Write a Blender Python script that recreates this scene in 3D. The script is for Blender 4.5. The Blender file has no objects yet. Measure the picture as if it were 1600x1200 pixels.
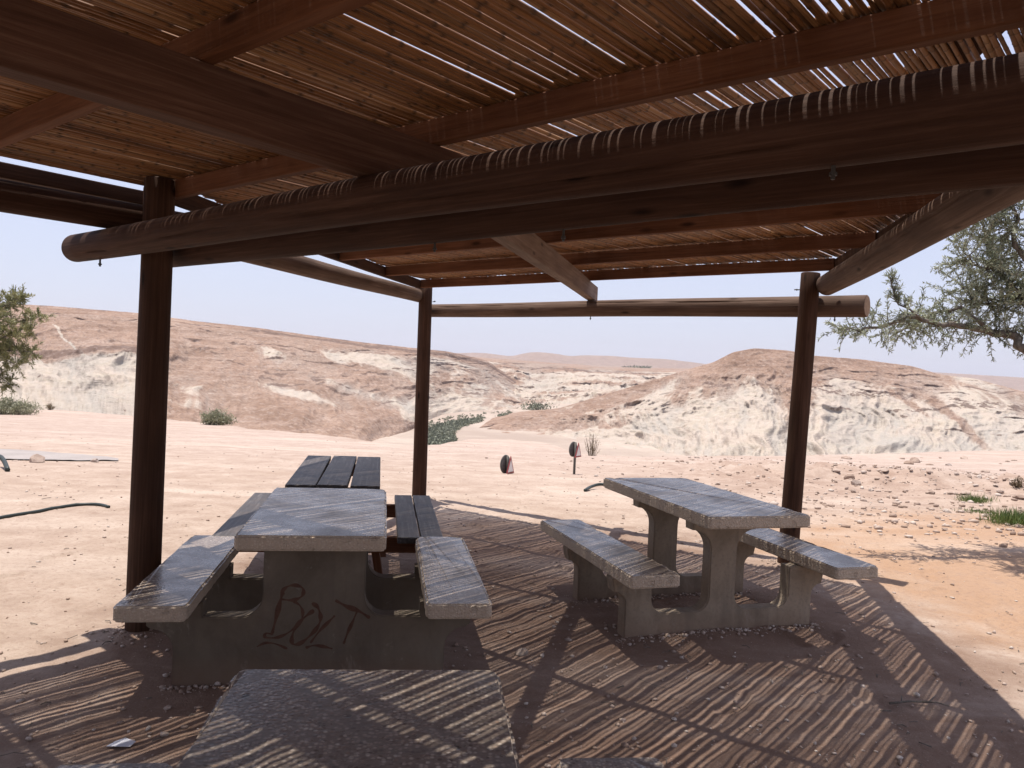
import bpy, bmesh, math, random
import numpy as np
from mathutils import Matrix, Vector
R = math.radians
random.seed(7); rng = np.random.default_rng(7)
S = bpy.context.scene
col = S.collection

# ------------------------------------------------------------------ camera, sky, sun, exposure
FOC, ROLL, PITCH, EYE = 1230.0, R(2.5), R(-1.2), 1.53
cr, sr, cp_, sp_ = math.cos(ROLL), math.sin(ROLL), math.cos(PITCH), math.sin(PITCH)
fwd = Vector((0, cp_, sp_)); upv = Vector((0, -sp_, cp_)); rgt = Vector((1, 0, 0))
ri = rgt*cr + upv*sr; ui = upv*cr - rgt*sr
cam = bpy.data.objects.new('camera', bpy.data.cameras.new('camera')); col.objects.link(cam)
cam.matrix_world = Matrix(((ri.x, ui.x, -fwd.x, 0), (ri.y, ui.y, -fwd.y, 0), (ri.z, ui.z, -fwd.z, EYE), (0, 0, 0, 1)))
cam.data.sensor_width = 36; cam.data.lens = FOC/1600*36
cam.data.clip_start = .05; cam.data.clip_end = 40000
S.camera = cam

SUN = Vector((-.142, .108, 1)).normalized()
W = bpy.data.worlds.new('World'); S.world = W; W.use_nodes = True
nt = W.node_tree; bg = nt.nodes['Background']
sky = nt.nodes.new('ShaderNodeTexSky'); sky.sky_type = 'NISHITA'; sky.sun_disc = False
sky.sun_elevation = math.asin(SUN.z); sky.sun_rotation = math.atan2(SUN.x, SUN.y)
sky.altitude = 400; sky.air_density = 1.4; sky.dust_density = .8; sky.ozone_density = 4.0
mixn = nt.nodes.new('ShaderNodeMix'); mixn.data_type = 'RGBA'; mixn.inputs[0].default_value = .62; mixn.inputs[7].default_value = (8.7, 9.0, 11.8, 1)
nt.links.new(sky.outputs[0], mixn.inputs[6]); nt.links.new(mixn.outputs[2], bg.inputs[0]); bg.inputs[1].default_value = .075
sl = bpy.data.lights.new('sun', 'SUN'); sl.energy = 5.0; sl.angle = R(.42); sl.color = (1, .94, .855)
so = bpy.data.objects.new('sun', sl); col.objects.link(so)
so.rotation_euler = (-SUN).to_track_quat('-Z', 'Y').to_euler()
S.view_settings.view_transform = 'Standard'; S.view_settings.look = 'None'
S.view_settings.exposure = .42; S.view_settings.gamma = 1; S.view_settings.use_curve_mapping = False
S.cycles.max_bounces = 8; S.cycles.diffuse_bounces = 5; S.cycles.use_denoising = True
S.cycles.sample_clamp_indirect = 6

# ------------------------------------------------------------------ helpers
def ray(x, y):
    a, b = (np.asarray(x, float)-800)/FOC, (np.asarray(y, float)-600)/FOC
    X = a*cr + b*sr; Y = -a*sr + b*cr
    return X, cp_ + sp_*Y, sp_ - cp_*Y
def at(x, y, D):                     # world point at depth D (metres along +Y) seen at photo pixel x, y
    dx, dy, dz = ray(x, y); t = D/dy
    return np.stack([dx*t, dy*t, EYE+dz*t], -1)
def hor(x):                          # photo row of the true horizon
    a = (np.asarray(x, float)-800)/FOC
    return 600 + FOC*((a*sr*cp_ + sp_)/(cr*cp_))

def perlin(x, y, seed=0):
    xi = np.floor(x).astype(np.int64); yi = np.floor(y).astype(np.int64)
    xf = x-xi; yf = y-yi
    def g(ix, iy, fx, fy):
        h = (ix*374761393 + iy*668265263 + seed*2147483647) & 0xffffffff
        h = ((h ^ (h >> 13))*1274126177) & 0xffffffff
        h = h ^ (h >> 16)
        a = (h & 0xffff)/65536.0*2*math.pi
        return np.cos(a)*fx + np.sin(a)*fy
    u = xf*xf*xf*(xf*(xf*6-15)+10); v = yf*yf*yf*(yf*(yf*6-15)+10)
    n0 = g(xi, yi, xf, yf)*(1-u) + g(xi+1, yi, xf-1, yf)*u
    n1 = g(xi, yi+1, xf, yf-1)*(1-u) + g(xi+1, yi+1, xf-1, yf-1)*u
    return (n0*(1-v) + n1*v)*1.5
def fbm(x, y, oct=4, seed=0, gain=.5):
    s = 0; a = 1; t = 0
    for k in range(oct):
        s = s + a*perlin(x*2**k, y*2**k, seed+k*17); t += a; a *= gain
    return s/t
def ridged(x, y, oct=4, seed=0):
    s = 0; a = 1; t = 0
    for k in range(oct):
        s = s + a*(1-np.abs(perlin(x*2**k, y*2**k, seed+k*31))*2); t += a; a *= .5
    return s/t
def sstep(a, b, x):
    t = np.clip((x-a)/(b-a), 0, 1); return t*t*(3-2*t)

MATRIX = {}
def link(name, mesh, mw=None, parent=None, kind=None):
    o = bpy.data.objects.new(name, mesh); col.objects.link(o)
    mw = mw or Matrix(); MATRIX[o.name] = mw
    if parent is not None:
        o.parent = parent; o.matrix_basis = MATRIX[parent.name].inverted() @ mw
    else: o.matrix_basis = mw
    if kind: o['kind'] = kind
    return o
def tag(o, label, cat, group=None):
    o['label'] = label; o['category'] = cat
    if group: o['group'] = group
    return o
def empty(name, mw, label, cat, group=None):
    return tag(link(name, None, mw), label, cat, group)
def pymesh(name, v, f, mat=None, smooth=False):
    m = bpy.data.meshes.new(name); m.from_pydata([tuple(p) for p in v], [], [tuple(q) for q in f]); m.update()
    if mat: m.materials.append(mat)
    if smooth: m.polygons.foreach_set('use_smooth', [True]*len(m.polygons))
    return m
def npmesh(name, V, F, mat=None, smooth=True):
    V = np.asarray(V, np.float32); F = np.asarray(F, np.int32); k = F.shape[1]
    m = bpy.data.meshes.new(name); m.vertices.add(len(V)); m.vertices.foreach_set('co', V.ravel())
    m.loops.add(F.size); m.loops.foreach_set('vertex_index', F.ravel())
    m.polygons.add(len(F)); m.polygons.foreach_set('loop_start', np.arange(len(F), dtype=np.int32)*k)
    m.update(calc_edges=True)
    if smooth: m.polygons.foreach_set('use_smooth', np.ones(len(F), bool))
    if mat: m.materials.append(mat)
    return m
def attr(mesh, name, vals):
    a = mesh.attributes.new(name, 'FLOAT', 'POINT'); a.data.foreach_set('value', np.asarray(vals, np.float32).ravel())
def gridfaces(nr, nc):
    i = np.arange(nr*nc).reshape(nr, nc)
    return np.stack([i[:-1, :-1], i[:-1, 1:], i[1:, 1:], i[1:, :-1]], -1).reshape(-1, 4)
def finish(bm, name, mat, bevel=0, seg=2, smooth=False):
    if bevel:
        ed = [e for e in bm.edges if len(e.link_faces) == 2 and e.calc_face_angle(0) > .6]
        bmesh.ops.bevel(bm, geom=ed, offset=bevel, segments=seg, affect='EDGES', profile=.5)
    m = bpy.data.meshes.new(name); bmesh.ops.recalc_face_normals(bm, faces=bm.faces[:]); bm.to_mesh(m); bm.free()
    m.materials.append(mat)
    if smooth: m.polygons.foreach_set('use_smooth', [True]*len(m.polygons))
    return m
def boxmesh(name, sx, sy, sz, mat, bevel=.004, cuts=0, jit=0):
    bm = bmesh.new(); bmesh.ops.create_cube(bm, size=1)
    for v in bm.verts: v.co = Vector((v.co.x*sx, v.co.y*sy, v.co.z*sz))
    m = finish(bm, name, mat, bevel)
    return m
def tube(path, rad, n=8, cap=True):
    """vertices and faces of a tube along path with radius per point"""
    P = [Vector(p) for p in path]; V = []; F = []
    prev = None
    for i, p in enumerate(P):
        t = (P[min(i+1, len(P)-1)] - P[max(i-1, 0)]).normalized()
        a = prev if prev is not None else (Vector((0, 0, 1)) if abs(t.z) < .9 else Vector((1, 0, 0)))
        u = (a - t*a.dot(t)).normalized(); w = t.cross(u); prev = u
        r = rad[i] if hasattr(rad, '__len__') else rad
        for k in range(n):
            q = 2*math.pi*k/n; V.append(p + u*(r*math.cos(q)) + w*(r*math.sin(q)))
    for i in range(len(P)-1):
        for k in range(n):
            a = i*n+k; b = i*n+(k+1) % n; F.append((a, b, b+n, a+n))
    if cap: F.append(tuple(range(n))[::-1]); F.append(tuple(range((len(P)-1)*n, len(P)*n)))
    return V, F
def frame_x(p0, p1, up=(0, 0, 1)):   # matrix whose local X runs from p0 to p1, origin at p0
    p0 = Vector(p0); p1 = Vector(p1); x = (p1-p0).normalized(); z = Vector(up)
    if abs(x.dot(z)) > .95: z = Vector((0, 1, 0))
    z = (z - x*z.dot(x)).normalized(); y = z.cross(x)
    m = Matrix((x, y, z)).transposed().to_4x4(); m.translation = p0
    return m, (p1-p0).length

# ------------------------------------------------------------------ materials
class NB:
    def __init__(s, name):
        s.m = bpy.data.materials.new(name); s.m.use_nodes = True; s.t = s.m.node_tree; s.b = s.t.nodes['Principled BSDF']
        s.b.inputs['Specular IOR Level'].default_value = .3
    def n(s, typ, **k):
        x = s.t.nodes.new('ShaderNode'+typ)
        for a, b in k.items():
            if a.startswith('i_'): x.inputs[a[2:].replace('_', ' ')].default_value = b
            else: setattr(x, a, b)
        return x
    def l(s, a, b): s.t.links.new(a, b)
    def coord(s, kind='Object', scale=(1, 1, 1)):
        c = s.n('TexCoord'); mp = s.n('Mapping'); mp.inputs['Scale'].default_value = scale; s.l(c.outputs[kind], mp.inputs[0]); return mp.outputs[0]
    def noise(s, vec, scale, detail=6, rough=.6, dist=0):
        x = s.n('TexNoise'); x.inputs['Scale'].default_value = scale; x.inputs['Detail'].default_value = detail
        x.inputs['Roughness'].default_value = rough; x.inputs['Distortion'].default_value = dist
        s.l(vec, x.inputs['Vector']); return x.outputs['Fac']
    def ramp(s, fac, stops, interp='LINEAR'):
        x = s.n('ValToRGB'); e = x.color_ramp.elements; x.color_ramp.interpolation = interp
        while len(e) < len(stops): e.new(.5)
        for q, (p, c) in zip(e, stops): q.position = p; q.color = (c, c, c, 1) if not hasattr(c, '__len__') else (*c, 1)
        s.l(fac, x.inputs[0]); return x.outputs[0]
    def mix(s, fac, a, b, mode='MIX'):
        x = s.n('Mix', data_type='RGBA', blend_type=mode)
        for sock, v in ((x.inputs[0], fac), (x.inputs[6], a), (x.inputs[7], b)):
            if hasattr(v, 'is_output'): s.l(v, sock)
            else: sock.default_value = v if not hasattr(v, '__len__') else (*v, 1)
        return x.outputs[2]
    def math(s, op, a, b=0):
        x = s.n('Math', operation=op)
        for sock, v in ((x.inputs[0], a), (x.inputs[1], b)):
            if hasattr(v, 'is_output'): s.l(v, sock)
            else: sock.default_value = v
        return x.outputs[0]
    def bump(s, h, strength, dist, prev=None):
        x = s.n('Bump'); x.inputs['Strength'].default_value = strength; x.inputs['Distance'].default_value = dist
        s.l(h, x.inputs['Height'])
        if prev is not None: s.l(prev, x.inputs['Normal'])
        return x.outputs[0]
    def done(s, color=None, rough=None, normal=None):
        for k, v in (('Base Color', color), ('Roughness', rough), ('Normal', normal)):
            if v is None: continue
            if hasattr(v, 'is_output'): s.l(v, s.b.inputs[k])
            else: s.b.inputs[k].default_value = v if not hasattr(v, '__len__') else (*v, 1)
        return s.m

def wood(name, dark, mid, light, sc=1.0, rough=.75, spec=.25):
    b = NB(name); oi = b.n('ObjectInfo'); c = b.n('TexCoord')
    add = b.n('VectorMath', operation='ADD'); b.l(c.outputs['Object'], add.inputs[0])
    mul = b.n('VectorMath', operation='SCALE'); mul.inputs['Scale'].default_value = 17
    comb = b.n('CombineXYZ'); [b.l(oi.outputs['Random'], comb.inputs[k]) for k in range(3)]
    b.l(comb.outputs[0], mul.inputs[0]); b.l(mul.outputs[0], add.inputs[1])
    mp = b.n('Mapping'); mp.inputs['Scale'].default_value = (.7*sc, 22*sc, 22*sc); b.l(add.outputs[0], mp.inputs[0])
    mp2 = b.n('Mapping'); mp2.inputs['Scale'].default_value = (1.5, 5, 5); b.l(add.outputs[0], mp2.inputs[0])
    g = b.noise(mp.outputs[0], 3, 8, .65, .6); g2 = b.noise(mp2.outputs[0], 1.6, 4, .5)
    fine = b.noise(mp.outputs[0], 14, 4, .7)
    colr = b.ramp(g, [(.2, dark), (.5, mid), (.85, light)])
    colr = b.mix(b.ramp(g2, [(.35, 0.0), (.7, .55)]), colr, dark)
    kn = b.n('TexVoronoi'); kn.inputs['Scale'].default_value = 1.6; b.l(mp2.outputs[0], kn.inputs['Vector'])
    colr = b.mix(b.ramp(kn.outputs['Distance'], [(.05, .9), (.15, 0.0)]), colr, [x*.45 for x in dark])
    b.b.inputs['Specular IOR Level'].default_value = .1
    n = b.bump(g, .5, .006); n = b.bump(fine, .35, .002, n)
    return b.done(colr, rough, n)
M_log = wood('dark stained log wood', (.024, .011, .007), (.054, .026, .016), (.105, .058, .038))
M_log_lit = wood('sunlit tone log wood', (.05, .030, .021), (.125, .080, .058), (.22, .16, .125))  # lighter log wood; sunlight on the outer logs is put into the colour
M_post = wood('dark post wood', (.026, .013, .008), (.062, .031, .019), (.115, .062, .038))
M_raft = wood('brown rafter wood', (.046, .021, .013), (.10, .050, .032), (.19, .115, .08))
M_raft_lit = wood('pale bounce lit rafter wood', (.09, .055, .037), (.20, .135, .098), (.32, .235, .18))  # paler copy for the far rafter, ground bounce light put into the colour
M_purl = wood('reddish purlin wood', (.07, .027, .013), (.15, .062, .030), (.23, .11, .058))
M_end = wood('pale cut wood', (.16, .11, .075), (.30, .21, .145), (.40, .31, .22))

b = NB('dry cane')
oi = b.n('ObjectInfo'); at_ = b.n('Attribute', attribute_name='tone')
rnd = b.math('FRACT', b.math('ADD', oi.outputs['Random'], at_.outputs['Fac']))
c = b.n('TexCoord'); mp = b.n('Mapping'); mp.inputs['Scale'].default_value = (9, .8, .8); b.l(c.outputs['Object'], mp.inputs[0])
comb = b.n('CombineXYZ'); b.l(b.math('MULTIPLY', rnd, 40), comb.inputs[0]); b.l(b.math('MULTIPLY', rnd, 23), comb.inputs[1]); b.l(comb.outputs[0], mp.inputs['Location'])
g = b.noise(mp.outputs[0], 1.5, 5, .6)
base = b.ramp(rnd, [(0, (.155, .068, .026)), (.3, (.29, .135, .052)), (.6, (.225, .10, .038)), (.85, (.37, .20, .088)), (1, (.125, .06, .029))])
colr = b.mix(b.ramp(g, [(.3, .65), (.55, 0.0)]), base, (.09, .045, .022))
nodea = b.n('Attribute', attribute_name='node')
colr = b.mix(b.math('MULTIPLY', nodea.outputs['Fac'], .85), colr, (.07, .038, .02))
M_cane = b.done(colr, .55)

def terrazzo():
    b = NB('exposed aggregate concrete'); v = b.coord('Object')
    geo = b.n('NewGeometry'); sep = b.n('SeparateXYZ'); b.l(geo.outputs['Normal'], sep.inputs[0])
    top = b.ramp(sep.outputs[2], [(.9, 0.0), (.985, 1.0)])
    vo = b.n('TexVoronoi'); vo.inputs['Scale'].default_value = 95; b.l(v, vo.inputs['Vector'])
    vo2 = b.n('TexVoronoi'); vo2.inputs['Scale'].default_value = 210; b.l(v, vo2.inputs['Vector'])
    sepc = b.n('SeparateColor'); b.l(vo.outputs['Color'], sepc.inputs[0])
    agg = b.ramp(sepc.outputs[0], [(0, (.07, .05, .04)), (.2, (.22, .165, .135)), (.5, (.39, .315, .255)), (.8, (.52, .45, .375)), (1, (.25, .16, .11))])
    edge = b.ramp(vo.outputs['Distance'], [(.25, 0.0), (.6, 1.0)])
    agg = b.mix(edge, agg, (.20, .16, .13))
    fn = b.noise(v, 70, 5, .7); agg = b.mix(b.ramp(fn, [(.35, .5), (.55, 0.0)]), agg, (.14, .105, .09))
    big = b.noise(v, 3.5, 6, .65, .5)
    agg = b.mix(b.ramp(big, [(.42, 0.0), (.7, .75)]), agg, (.10, .078, .066))
    sp = b.noise(v, 16, 3, .5); spots = b.ramp(sp, [(.66, 0.0), (.70, 1.0)])
    agg = b.mix(b.math('MULTIPLY', spots, .85), agg, (.045, .033, .028))
    side = b.mix(.6, agg, (.56, .45, .335))
    colr = b.mix(top, side, agg)
    rg = b.mix(top, (.8,)*3, b.ramp(big, [(.35, .17), (.65, .38)]))
    nb = b.mix(top, (1.0,)*3, (.12,)*3)
    bp = b.n('Bump'); bp.inputs['Distance'].default_value = .004; b.l(nb, bp.inputs['Strength'])
    hh = b.math('ADD', b.math('MULTIPLY', vo.outputs['Distance'], -1), b.math('ADD', b.math('MULTIPLY', fn, .6), b.math('MULTIPLY', spots, -1.2)))
    b.l(hh, bp.inputs['Height'])
    b.b.inputs['Specular IOR Level'].default_value = .36
    return b.done(colr, rg, bp.outputs[0])
M_terr = terrazzo()

def concrete(name, k):
    b = NB(name); v = b.coord('Object')
    n1 = b.noise(v, 2.5, 7, .65, .4); n2 = b.noise(v, 45, 5, .7); n3 = b.noise(b.coord('Object', (9, 9, 1.2)), 1.2, 4, .55)
    colr = b.ramp(n1, [(.3, (.20*k, .155*k, .11*k)), (.55, (.31*k, .245*k, .178*k)), (.75, (.40*k, .325*k, .245*k))])
    colr = b.mix(b.ramp(n3, [(.5, 0.0), (.75, .5)]), colr, (.085, .065, .052))
    colr = b.mix(b.ramp(n2, [(.3, .4), (.5, 0.0)]), colr, (.14, .11, .085))
    n6 = b.noise(b.coord('Object', (5, 5, 2.4)), 1.7, 5, .7, .5); colr = b.mix(b.ramp(n6, [(.62, 0.0), (.72, .45)]), colr, (.36, .33, .28))
    sep = b.n('SeparateXYZ'); b.l(v, sep.inputs[0])
    colr = b.mix(b.ramp(b.math('ADD', sep.outputs[2], b.math('MULTIPLY', n1, .12)), [(.05, .55), (.2, 0.0)]), colr, (.20, .115, .075))
    return b.done(colr, .85, b.bump(n2, .4, .004))
M_conc = concrete('cast grey concrete', .98)
M_conc2 = concrete('dark cast concrete', .48)  # same concrete in a darker tone, for the left table
b = NB('rust stained concrete'); v = b.coord('Object'); n1 = b.noise(v, 9, 5, .6)
M_rust = b.done(b.ramp(n1, [(.3, (.30, .15, .05)), (.6, (.34, .22, .11))]), .85)
b = NB('faded brown spray paint'); v = b.coord('Object'); n1 = b.noise(v, 22, 5, .7)
M_paint = b.done(b.ramp(n1, [(.3, (.065, .029, .017)), (.7, (.105, .054, .034))]), .8)

b = NB('weathered black plank'); v = b.coord('Object', (22, 1.2, 22)); g = b.noise(v, 2.2, 8, .7, .8); s2 = b.noise(b.coord('Object', (3, 3, 3)), 2, 4, .6)
colr = b.ramp(g, [(.3, (.022, .018, .016)), (.52, (.06, .052, .05)), (.75, (.16, .145, .14))])
colr = b.mix(b.ramp(s2, [(.45, 0.0), (.75, .5)]), colr, (.12, .085, .06))
M_plank = b.done(colr, .5, b.bump(g, .6, .004))
M_frame = wood('red brown table frame wood', (.06, .024, .014), (.15, .065, .035), (.22, .11, .06))

# ------------------------------------------------------------------ ground sheet
def edge_px():                       # plateau rim as photo pixels
    xs = np.array([-500, -200, 0, 100, 230, 300, 400, 500, 570, 640, 690, 740, 800, 850, 900, 960, 1020, 1100, 1250, 1400, 1600, 1900, 2300])
    ys = np.array([625, 632, 638, 640, 650, 657, 668, 676, 684, 692, 690, 683, 684, 689, 704, 708, 709, 709, 709, 707, 703, 700, 700])
    return xs, ys
SLOPE = .055
def softplus(x, k=1.2): return np.where(x > 30*k, x, k*np.log1p(np.exp(np.clip(x/k, -40, 30))))
def base_g(y): return -SLOPE*softplus(np.minimum(y, 70)-8.5)
_ex, _ey = edge_px()
EAZ, ED = [], []
for x_, y_ in zip(_ex, _ey):
    lo, hi = 6., 70.
    for _ in range(50):
        mid = (lo+hi)/2; p = at(x_, y_, mid)
        if p[2] > base_g(p[1]): lo = mid
        else: hi = mid
    p = at(x_, y_, lo); EAZ.append(math.atan2(p[0], p[1])); ED.append(float(np.hypot(p[0], p[1])))
EAZ, ED = np.array(EAZ), np.array(ED)
def ground_z(x, y, fine=True):
    x = np.asarray(x, float); y = np.asarray(y, float)
    d = np.hypot(x, y); az = np.arctan2(x, y)
    E = np.interp(az, EAZ, ED)
    z = base_g(y)
    far = sstep(7, 16, d)
    z = z + .05*far*fbm(x*.5, y*.5, 4, 3) + .012*fbm(x*.9, y*.9, 3, 5)
    # rubble bank right of the view
    bank = np.exp(-((d-17)/3.2)**2)*sstep(.12, .35, az)*sstep(1.4, 1.0, az)
    z = z + bank*(.16 + .42*fbm(x*.8, y*.8, 5, 9, .62))
    z = z + .05*np.exp(-(((x-1.4)/1.2)**2+((y-4.9)/1.0)**2))
    for qx, qy in ((-1.95, 4.24), (-1.03, 9.2), (2.33, 6.45)): z = z + .045*np.exp(-((x-qx)**2+(y-qy)**2)/.035)
    if fine:
        w = 1-.6*sstep(10, 25, d)
        z = z + w*(.014*fbm(x*4.5, y*4.5, 5, 21, .6) + .004*fbm(x*13+.3*y, y*12, 3, 33))
    drop = np.where(np.abs(az) < 1.45, softplus(d-E+.6, .3), 0)
    z = z - .62*drop - .5*sstep(0, 20, drop)*fbm(x*.12, y*.12, 4, 41)*3
    return np.maximum(z, -43)
def on_ground(px, py):
    Ds = np.concatenate([np.arange(1, 12, .05), np.arange(12, 60, .2)]); p = at(px, py, Ds)
    below = np.nonzero(p[:, 2] <= ground_z(p[:, 0], p[:, 1]))[0]
    if len(below) == 0:                                   # grazes the rim: take the closest approach
        k = int(np.argmin(p[:, 2]-ground_z(p[:, 0], p[:, 1])-np.where(Ds > 45, -9, 0)))
        return Vector((p[k, 0], p[k, 1], float(ground_z(p[k, 0], p[k, 1]))))
    hi = Ds[below[0]]; lo = Ds[max(below[0]-1, 0)]
    for _ in range(30):
        mid = (lo+hi)/2; p = at(px, py, mid)
        if p[2] > ground_z(p[0], p[1]): lo = mid
        else: hi = mid
    p = at(px, py, lo); return Vector((p[0], p[1], float(ground_z(p[0], p[1]))))
def axis_coords(lo, hi, c0, c1, s0, g):
    a = [c0]
    while a[-1] < c1: a.append(a[-1]+s0)
    s = s0
    while a[-1] < hi: s *= g; a.append(a[-1]+s)
    s = s0; b_ = [c0]
    while b_[-1] > lo: s *= g; b_.append(b_[-1]-s)
    return np.array(b_[:0:-1]+a)
gx = axis_coords(-170, 170, -3.6, 5.0, .026, 1.028)
gy = axis_coords(-60, 140, 1.4, 7.6, .026, 1.022)
GX, GY = np.meshgrid(gx, gy)
GZ = ground_z(GX, GY)
frng = np.random.default_rng(5)
for x0, y0, hd, n_ in ((-3.6, 4.6, .35, 14), (-4.4, 7.5, 1.2, 16), (1.2, 7.4, .2, 12), (3.3, 5.0, .15, 14), (4.0, 3.6, .5, 12), (-.4, 7.6, 2.6, 12), (.4, 2.6, .7, 9)):
    for k in range(n_):
        fx0 = x0+math.sin(hd)*.62*k+math.cos(hd)*(.10 if k % 2 else -.10)+frng.normal()*.04; fy0 = y0+math.cos(hd)*.62*k-math.sin(hd)*(.10 if k % 2 else -.10)+frng.normal()*.04; a_ = hd+frng.normal()*.15
        sel = (np.abs(GX-fx0) < .3) & (np.abs(GY-fy0) < .3); dx_, dy_ = GX[sel]-fx0, GY[sel]-fy0
        u_ = (dx_*math.sin(a_)+dy_*math.cos(a_))/.135; v_ = (dx_*math.cos(a_)-dy_*math.sin(a_))/.052; rr_ = np.sqrt(u_*u_+v_*v_)
        GZ[sel] += -.013*sstep(1.15, .8, rr_) + .006*np.exp(-((rr_-1.35)/.22)**2)
_d, _a = np.hypot(GX, GY), np.arctan2(GX, GY)
BANK = np.exp(-((_d-15.5)/4.2)**2)*sstep(.06, .32, _a)*sstep(1.4, 1.0, _a)*np.clip(.75+1.1*fbm(GX*.55, GY*.55, 4, 77), 0, 1)
b = NB('desert sand and gravel'); tc = b.n('TexCoord'); v = tc.outputs['Object']
n1 = b.noise(v, .35, 5, .6); n2 = b.noise(v, 2.5, 6, .65); n3 = b.noise(v, 28, 6, .75); n4 = b.noise(v, 120, 3, .7); n5 = b.noise(v, 8, 5, .75)
colr = b.ramp(n2, [(.3, (.30, .22, .172)), (.5, (.375, .285, .226)), (.72, (.45, .358, .292))])
sep = b.n('SeparateXYZ'); b.l(v, sep.inputs[0])
# orange clay patch right of the shelter
dx = b.math('DIVIDE', b.math('SUBTRACT', sep.outputs[0], 5.2), 3.2); dy = b.math('DIVIDE', b.math('SUBTRACT', sep.outputs[1], 7.0), 3.4)
dd = b.math('ADD', b.math('ADD', b.math('MULTIPLY', dx, dx), b.math('MULTIPLY', dy, dy)), b.math('MULTIPLY', b.math('SUBTRACT', n1, .5), 1.6))
dd = b.math('ADD', dd, b.math('MULTIPLY', b.math('SUBTRACT', n2, .5), .9))
colr = b.mix(b.ramp(dd, [(.45, .8), (1.25, 0.0)]), colr, (.37, .225, .135))
# trodden dust under the shelter, roof shade also put into its dark colour
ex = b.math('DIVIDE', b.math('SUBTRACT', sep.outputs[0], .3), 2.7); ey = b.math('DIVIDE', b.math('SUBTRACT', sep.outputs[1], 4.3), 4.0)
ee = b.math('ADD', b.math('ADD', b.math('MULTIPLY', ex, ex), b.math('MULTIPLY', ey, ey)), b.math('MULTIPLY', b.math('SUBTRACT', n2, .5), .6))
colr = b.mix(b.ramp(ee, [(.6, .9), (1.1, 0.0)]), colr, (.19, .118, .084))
farf = b.ramp(b.math('MULTIPLY', sep.outputs[1], .02), [(.18, 0.0), (.4, .75)])
colr = b.mix(farf, colr, b.ramp(n2, [(.3, (.345, .262, .222)), (.7, (.435, .352, .308))]))
colr = b.mix(b.ramp(n5, [(.34, .5), (.46, 0.0)]), colr, (.30, .21, .16))
trk = b.noise(b.coord('Object', (.16, .75, .3)), 1.0, 5, .6, .6)
colr = b.mix(b.ramp(trk, [(.5, 0.0), (.66, .45)]), colr, (.53, .44, .37))
colr = b.mix(b.ramp(trk, [(.3, .4), (.44, 0.0)]), colr, (.31, .225, .17))
rub = b.n('Attribute', attribute_name='rubble').outputs['Fac']
colr = b.mix(b.math('MULTIPLY', rub, .7), colr, b.ramp(n2, [(.35, (.25, .165, .125)), (.65, (.38, .28, .22))]))
colr = b.mix(b.ramp(n3, [(.3, .6), (.5, 0.0)]), colr, (.225, .15, .115))
colr = b.mix(b.ramp(n4, [(.58, 0.0), (.75, .35)]), colr, (.62, .52, .44))
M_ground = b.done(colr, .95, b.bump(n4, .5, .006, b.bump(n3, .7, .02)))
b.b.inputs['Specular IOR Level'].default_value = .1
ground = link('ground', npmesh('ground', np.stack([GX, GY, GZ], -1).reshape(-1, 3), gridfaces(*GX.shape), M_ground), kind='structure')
attr(ground.data, 'rubble', BANK)

# valley floor out to the horizon
b = NB('pale wadi gravel'); v = b.coord('Object'); n1 = b.noise(v, .012, 6, .65); n2 = b.noise(v, .12, 5, .7)
M_wadi = b.done(b.mix(b.ramp(n2, [(.4, .5), (.6, 0.0)]), b.ramp(n1, [(.35, (.30, .235, .19)), (.6, (.42, .345, .285))]), (.3, .235, .2)), .95)
VZ = -40.
def plane_sheet(name, mat, z, r=13000):
    xs = np.concatenate([-np.geomspace(r, 20, 40), [0], np.geomspace(20, r, 40)])
    X, Y = np.meshgrid(xs, xs)
    return link(name, npmesh(name, np.stack([X, Y, np.full_like(X, z)], -1).reshape(-1, 3), gridfaces(*X.shape), mat), kind='structure')
plane_sheet('valley_floor', M_wadi, VZ)

# ------------------------------------------------------------------ hills
b = NB('desert hillside rock'); v = b.coord('Object')
ch = b.n('Attribute', attribute_name='chalk').outputs['Fac']; lg = b.n('Attribute', attribute_name='ledge').outputs['Fac']; cl = b.n('Attribute', attribute_name='clay').outputs['Fac']
n1 = b.noise(v, .02, 6, .65); n2 = b.noise(v, .14, 6, .72); n3 = b.noise(v, .6, 4, .7)
strv = b.coord('Object', (.02, .02, .55)); st = b.noise(strv, 1, 5, .65, .4)
brown = b.ramp(n1, [(.32, (.225, .148, .108)), (.55, (.305, .208, .156)), (.75, (.38, .28, .222))])
brown = b.mix(b.ramp(n2, [(.36, .6), (.55, 0.0)]), brown, (.165, .10, .072))
brown = b.mix(b.ramp(st, [(.5, 0.0), (.68, .4)]), brown, (.46, .36, .31))
chalk = b.ramp(n2, [(.3, (.345, .285, .225)), (.5, (.405, .348, .285)), (.7, (.455, .402, .338))])
chalk = b.mix(b.ramp(st, [(.45, .5), (.6, 0.0)]), chalk, (.44, .36, .31))
fac = b.ramp(b.math('ADD', ch, b.math('MULTIPLY', b.math('SUBTRACT', n2, .5), .5)), [(.36, 0.0), (.64, 1.0)])
colr = b.mix(fac, brown, chalk)
colr = b.mix(b.math('MULTIPLY', cl, .8), colr, (.33, .305, .275))
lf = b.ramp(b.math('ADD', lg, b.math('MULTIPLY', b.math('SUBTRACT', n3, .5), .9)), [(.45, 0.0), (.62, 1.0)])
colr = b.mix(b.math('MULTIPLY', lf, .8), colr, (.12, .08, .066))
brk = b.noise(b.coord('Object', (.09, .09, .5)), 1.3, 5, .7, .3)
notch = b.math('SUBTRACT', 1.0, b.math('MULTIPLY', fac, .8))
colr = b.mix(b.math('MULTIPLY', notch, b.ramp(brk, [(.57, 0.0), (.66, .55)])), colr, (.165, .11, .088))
rl = b.noise(b.coord('Object', (.3, .3, .06)), 1.0, 4, .6)
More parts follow.
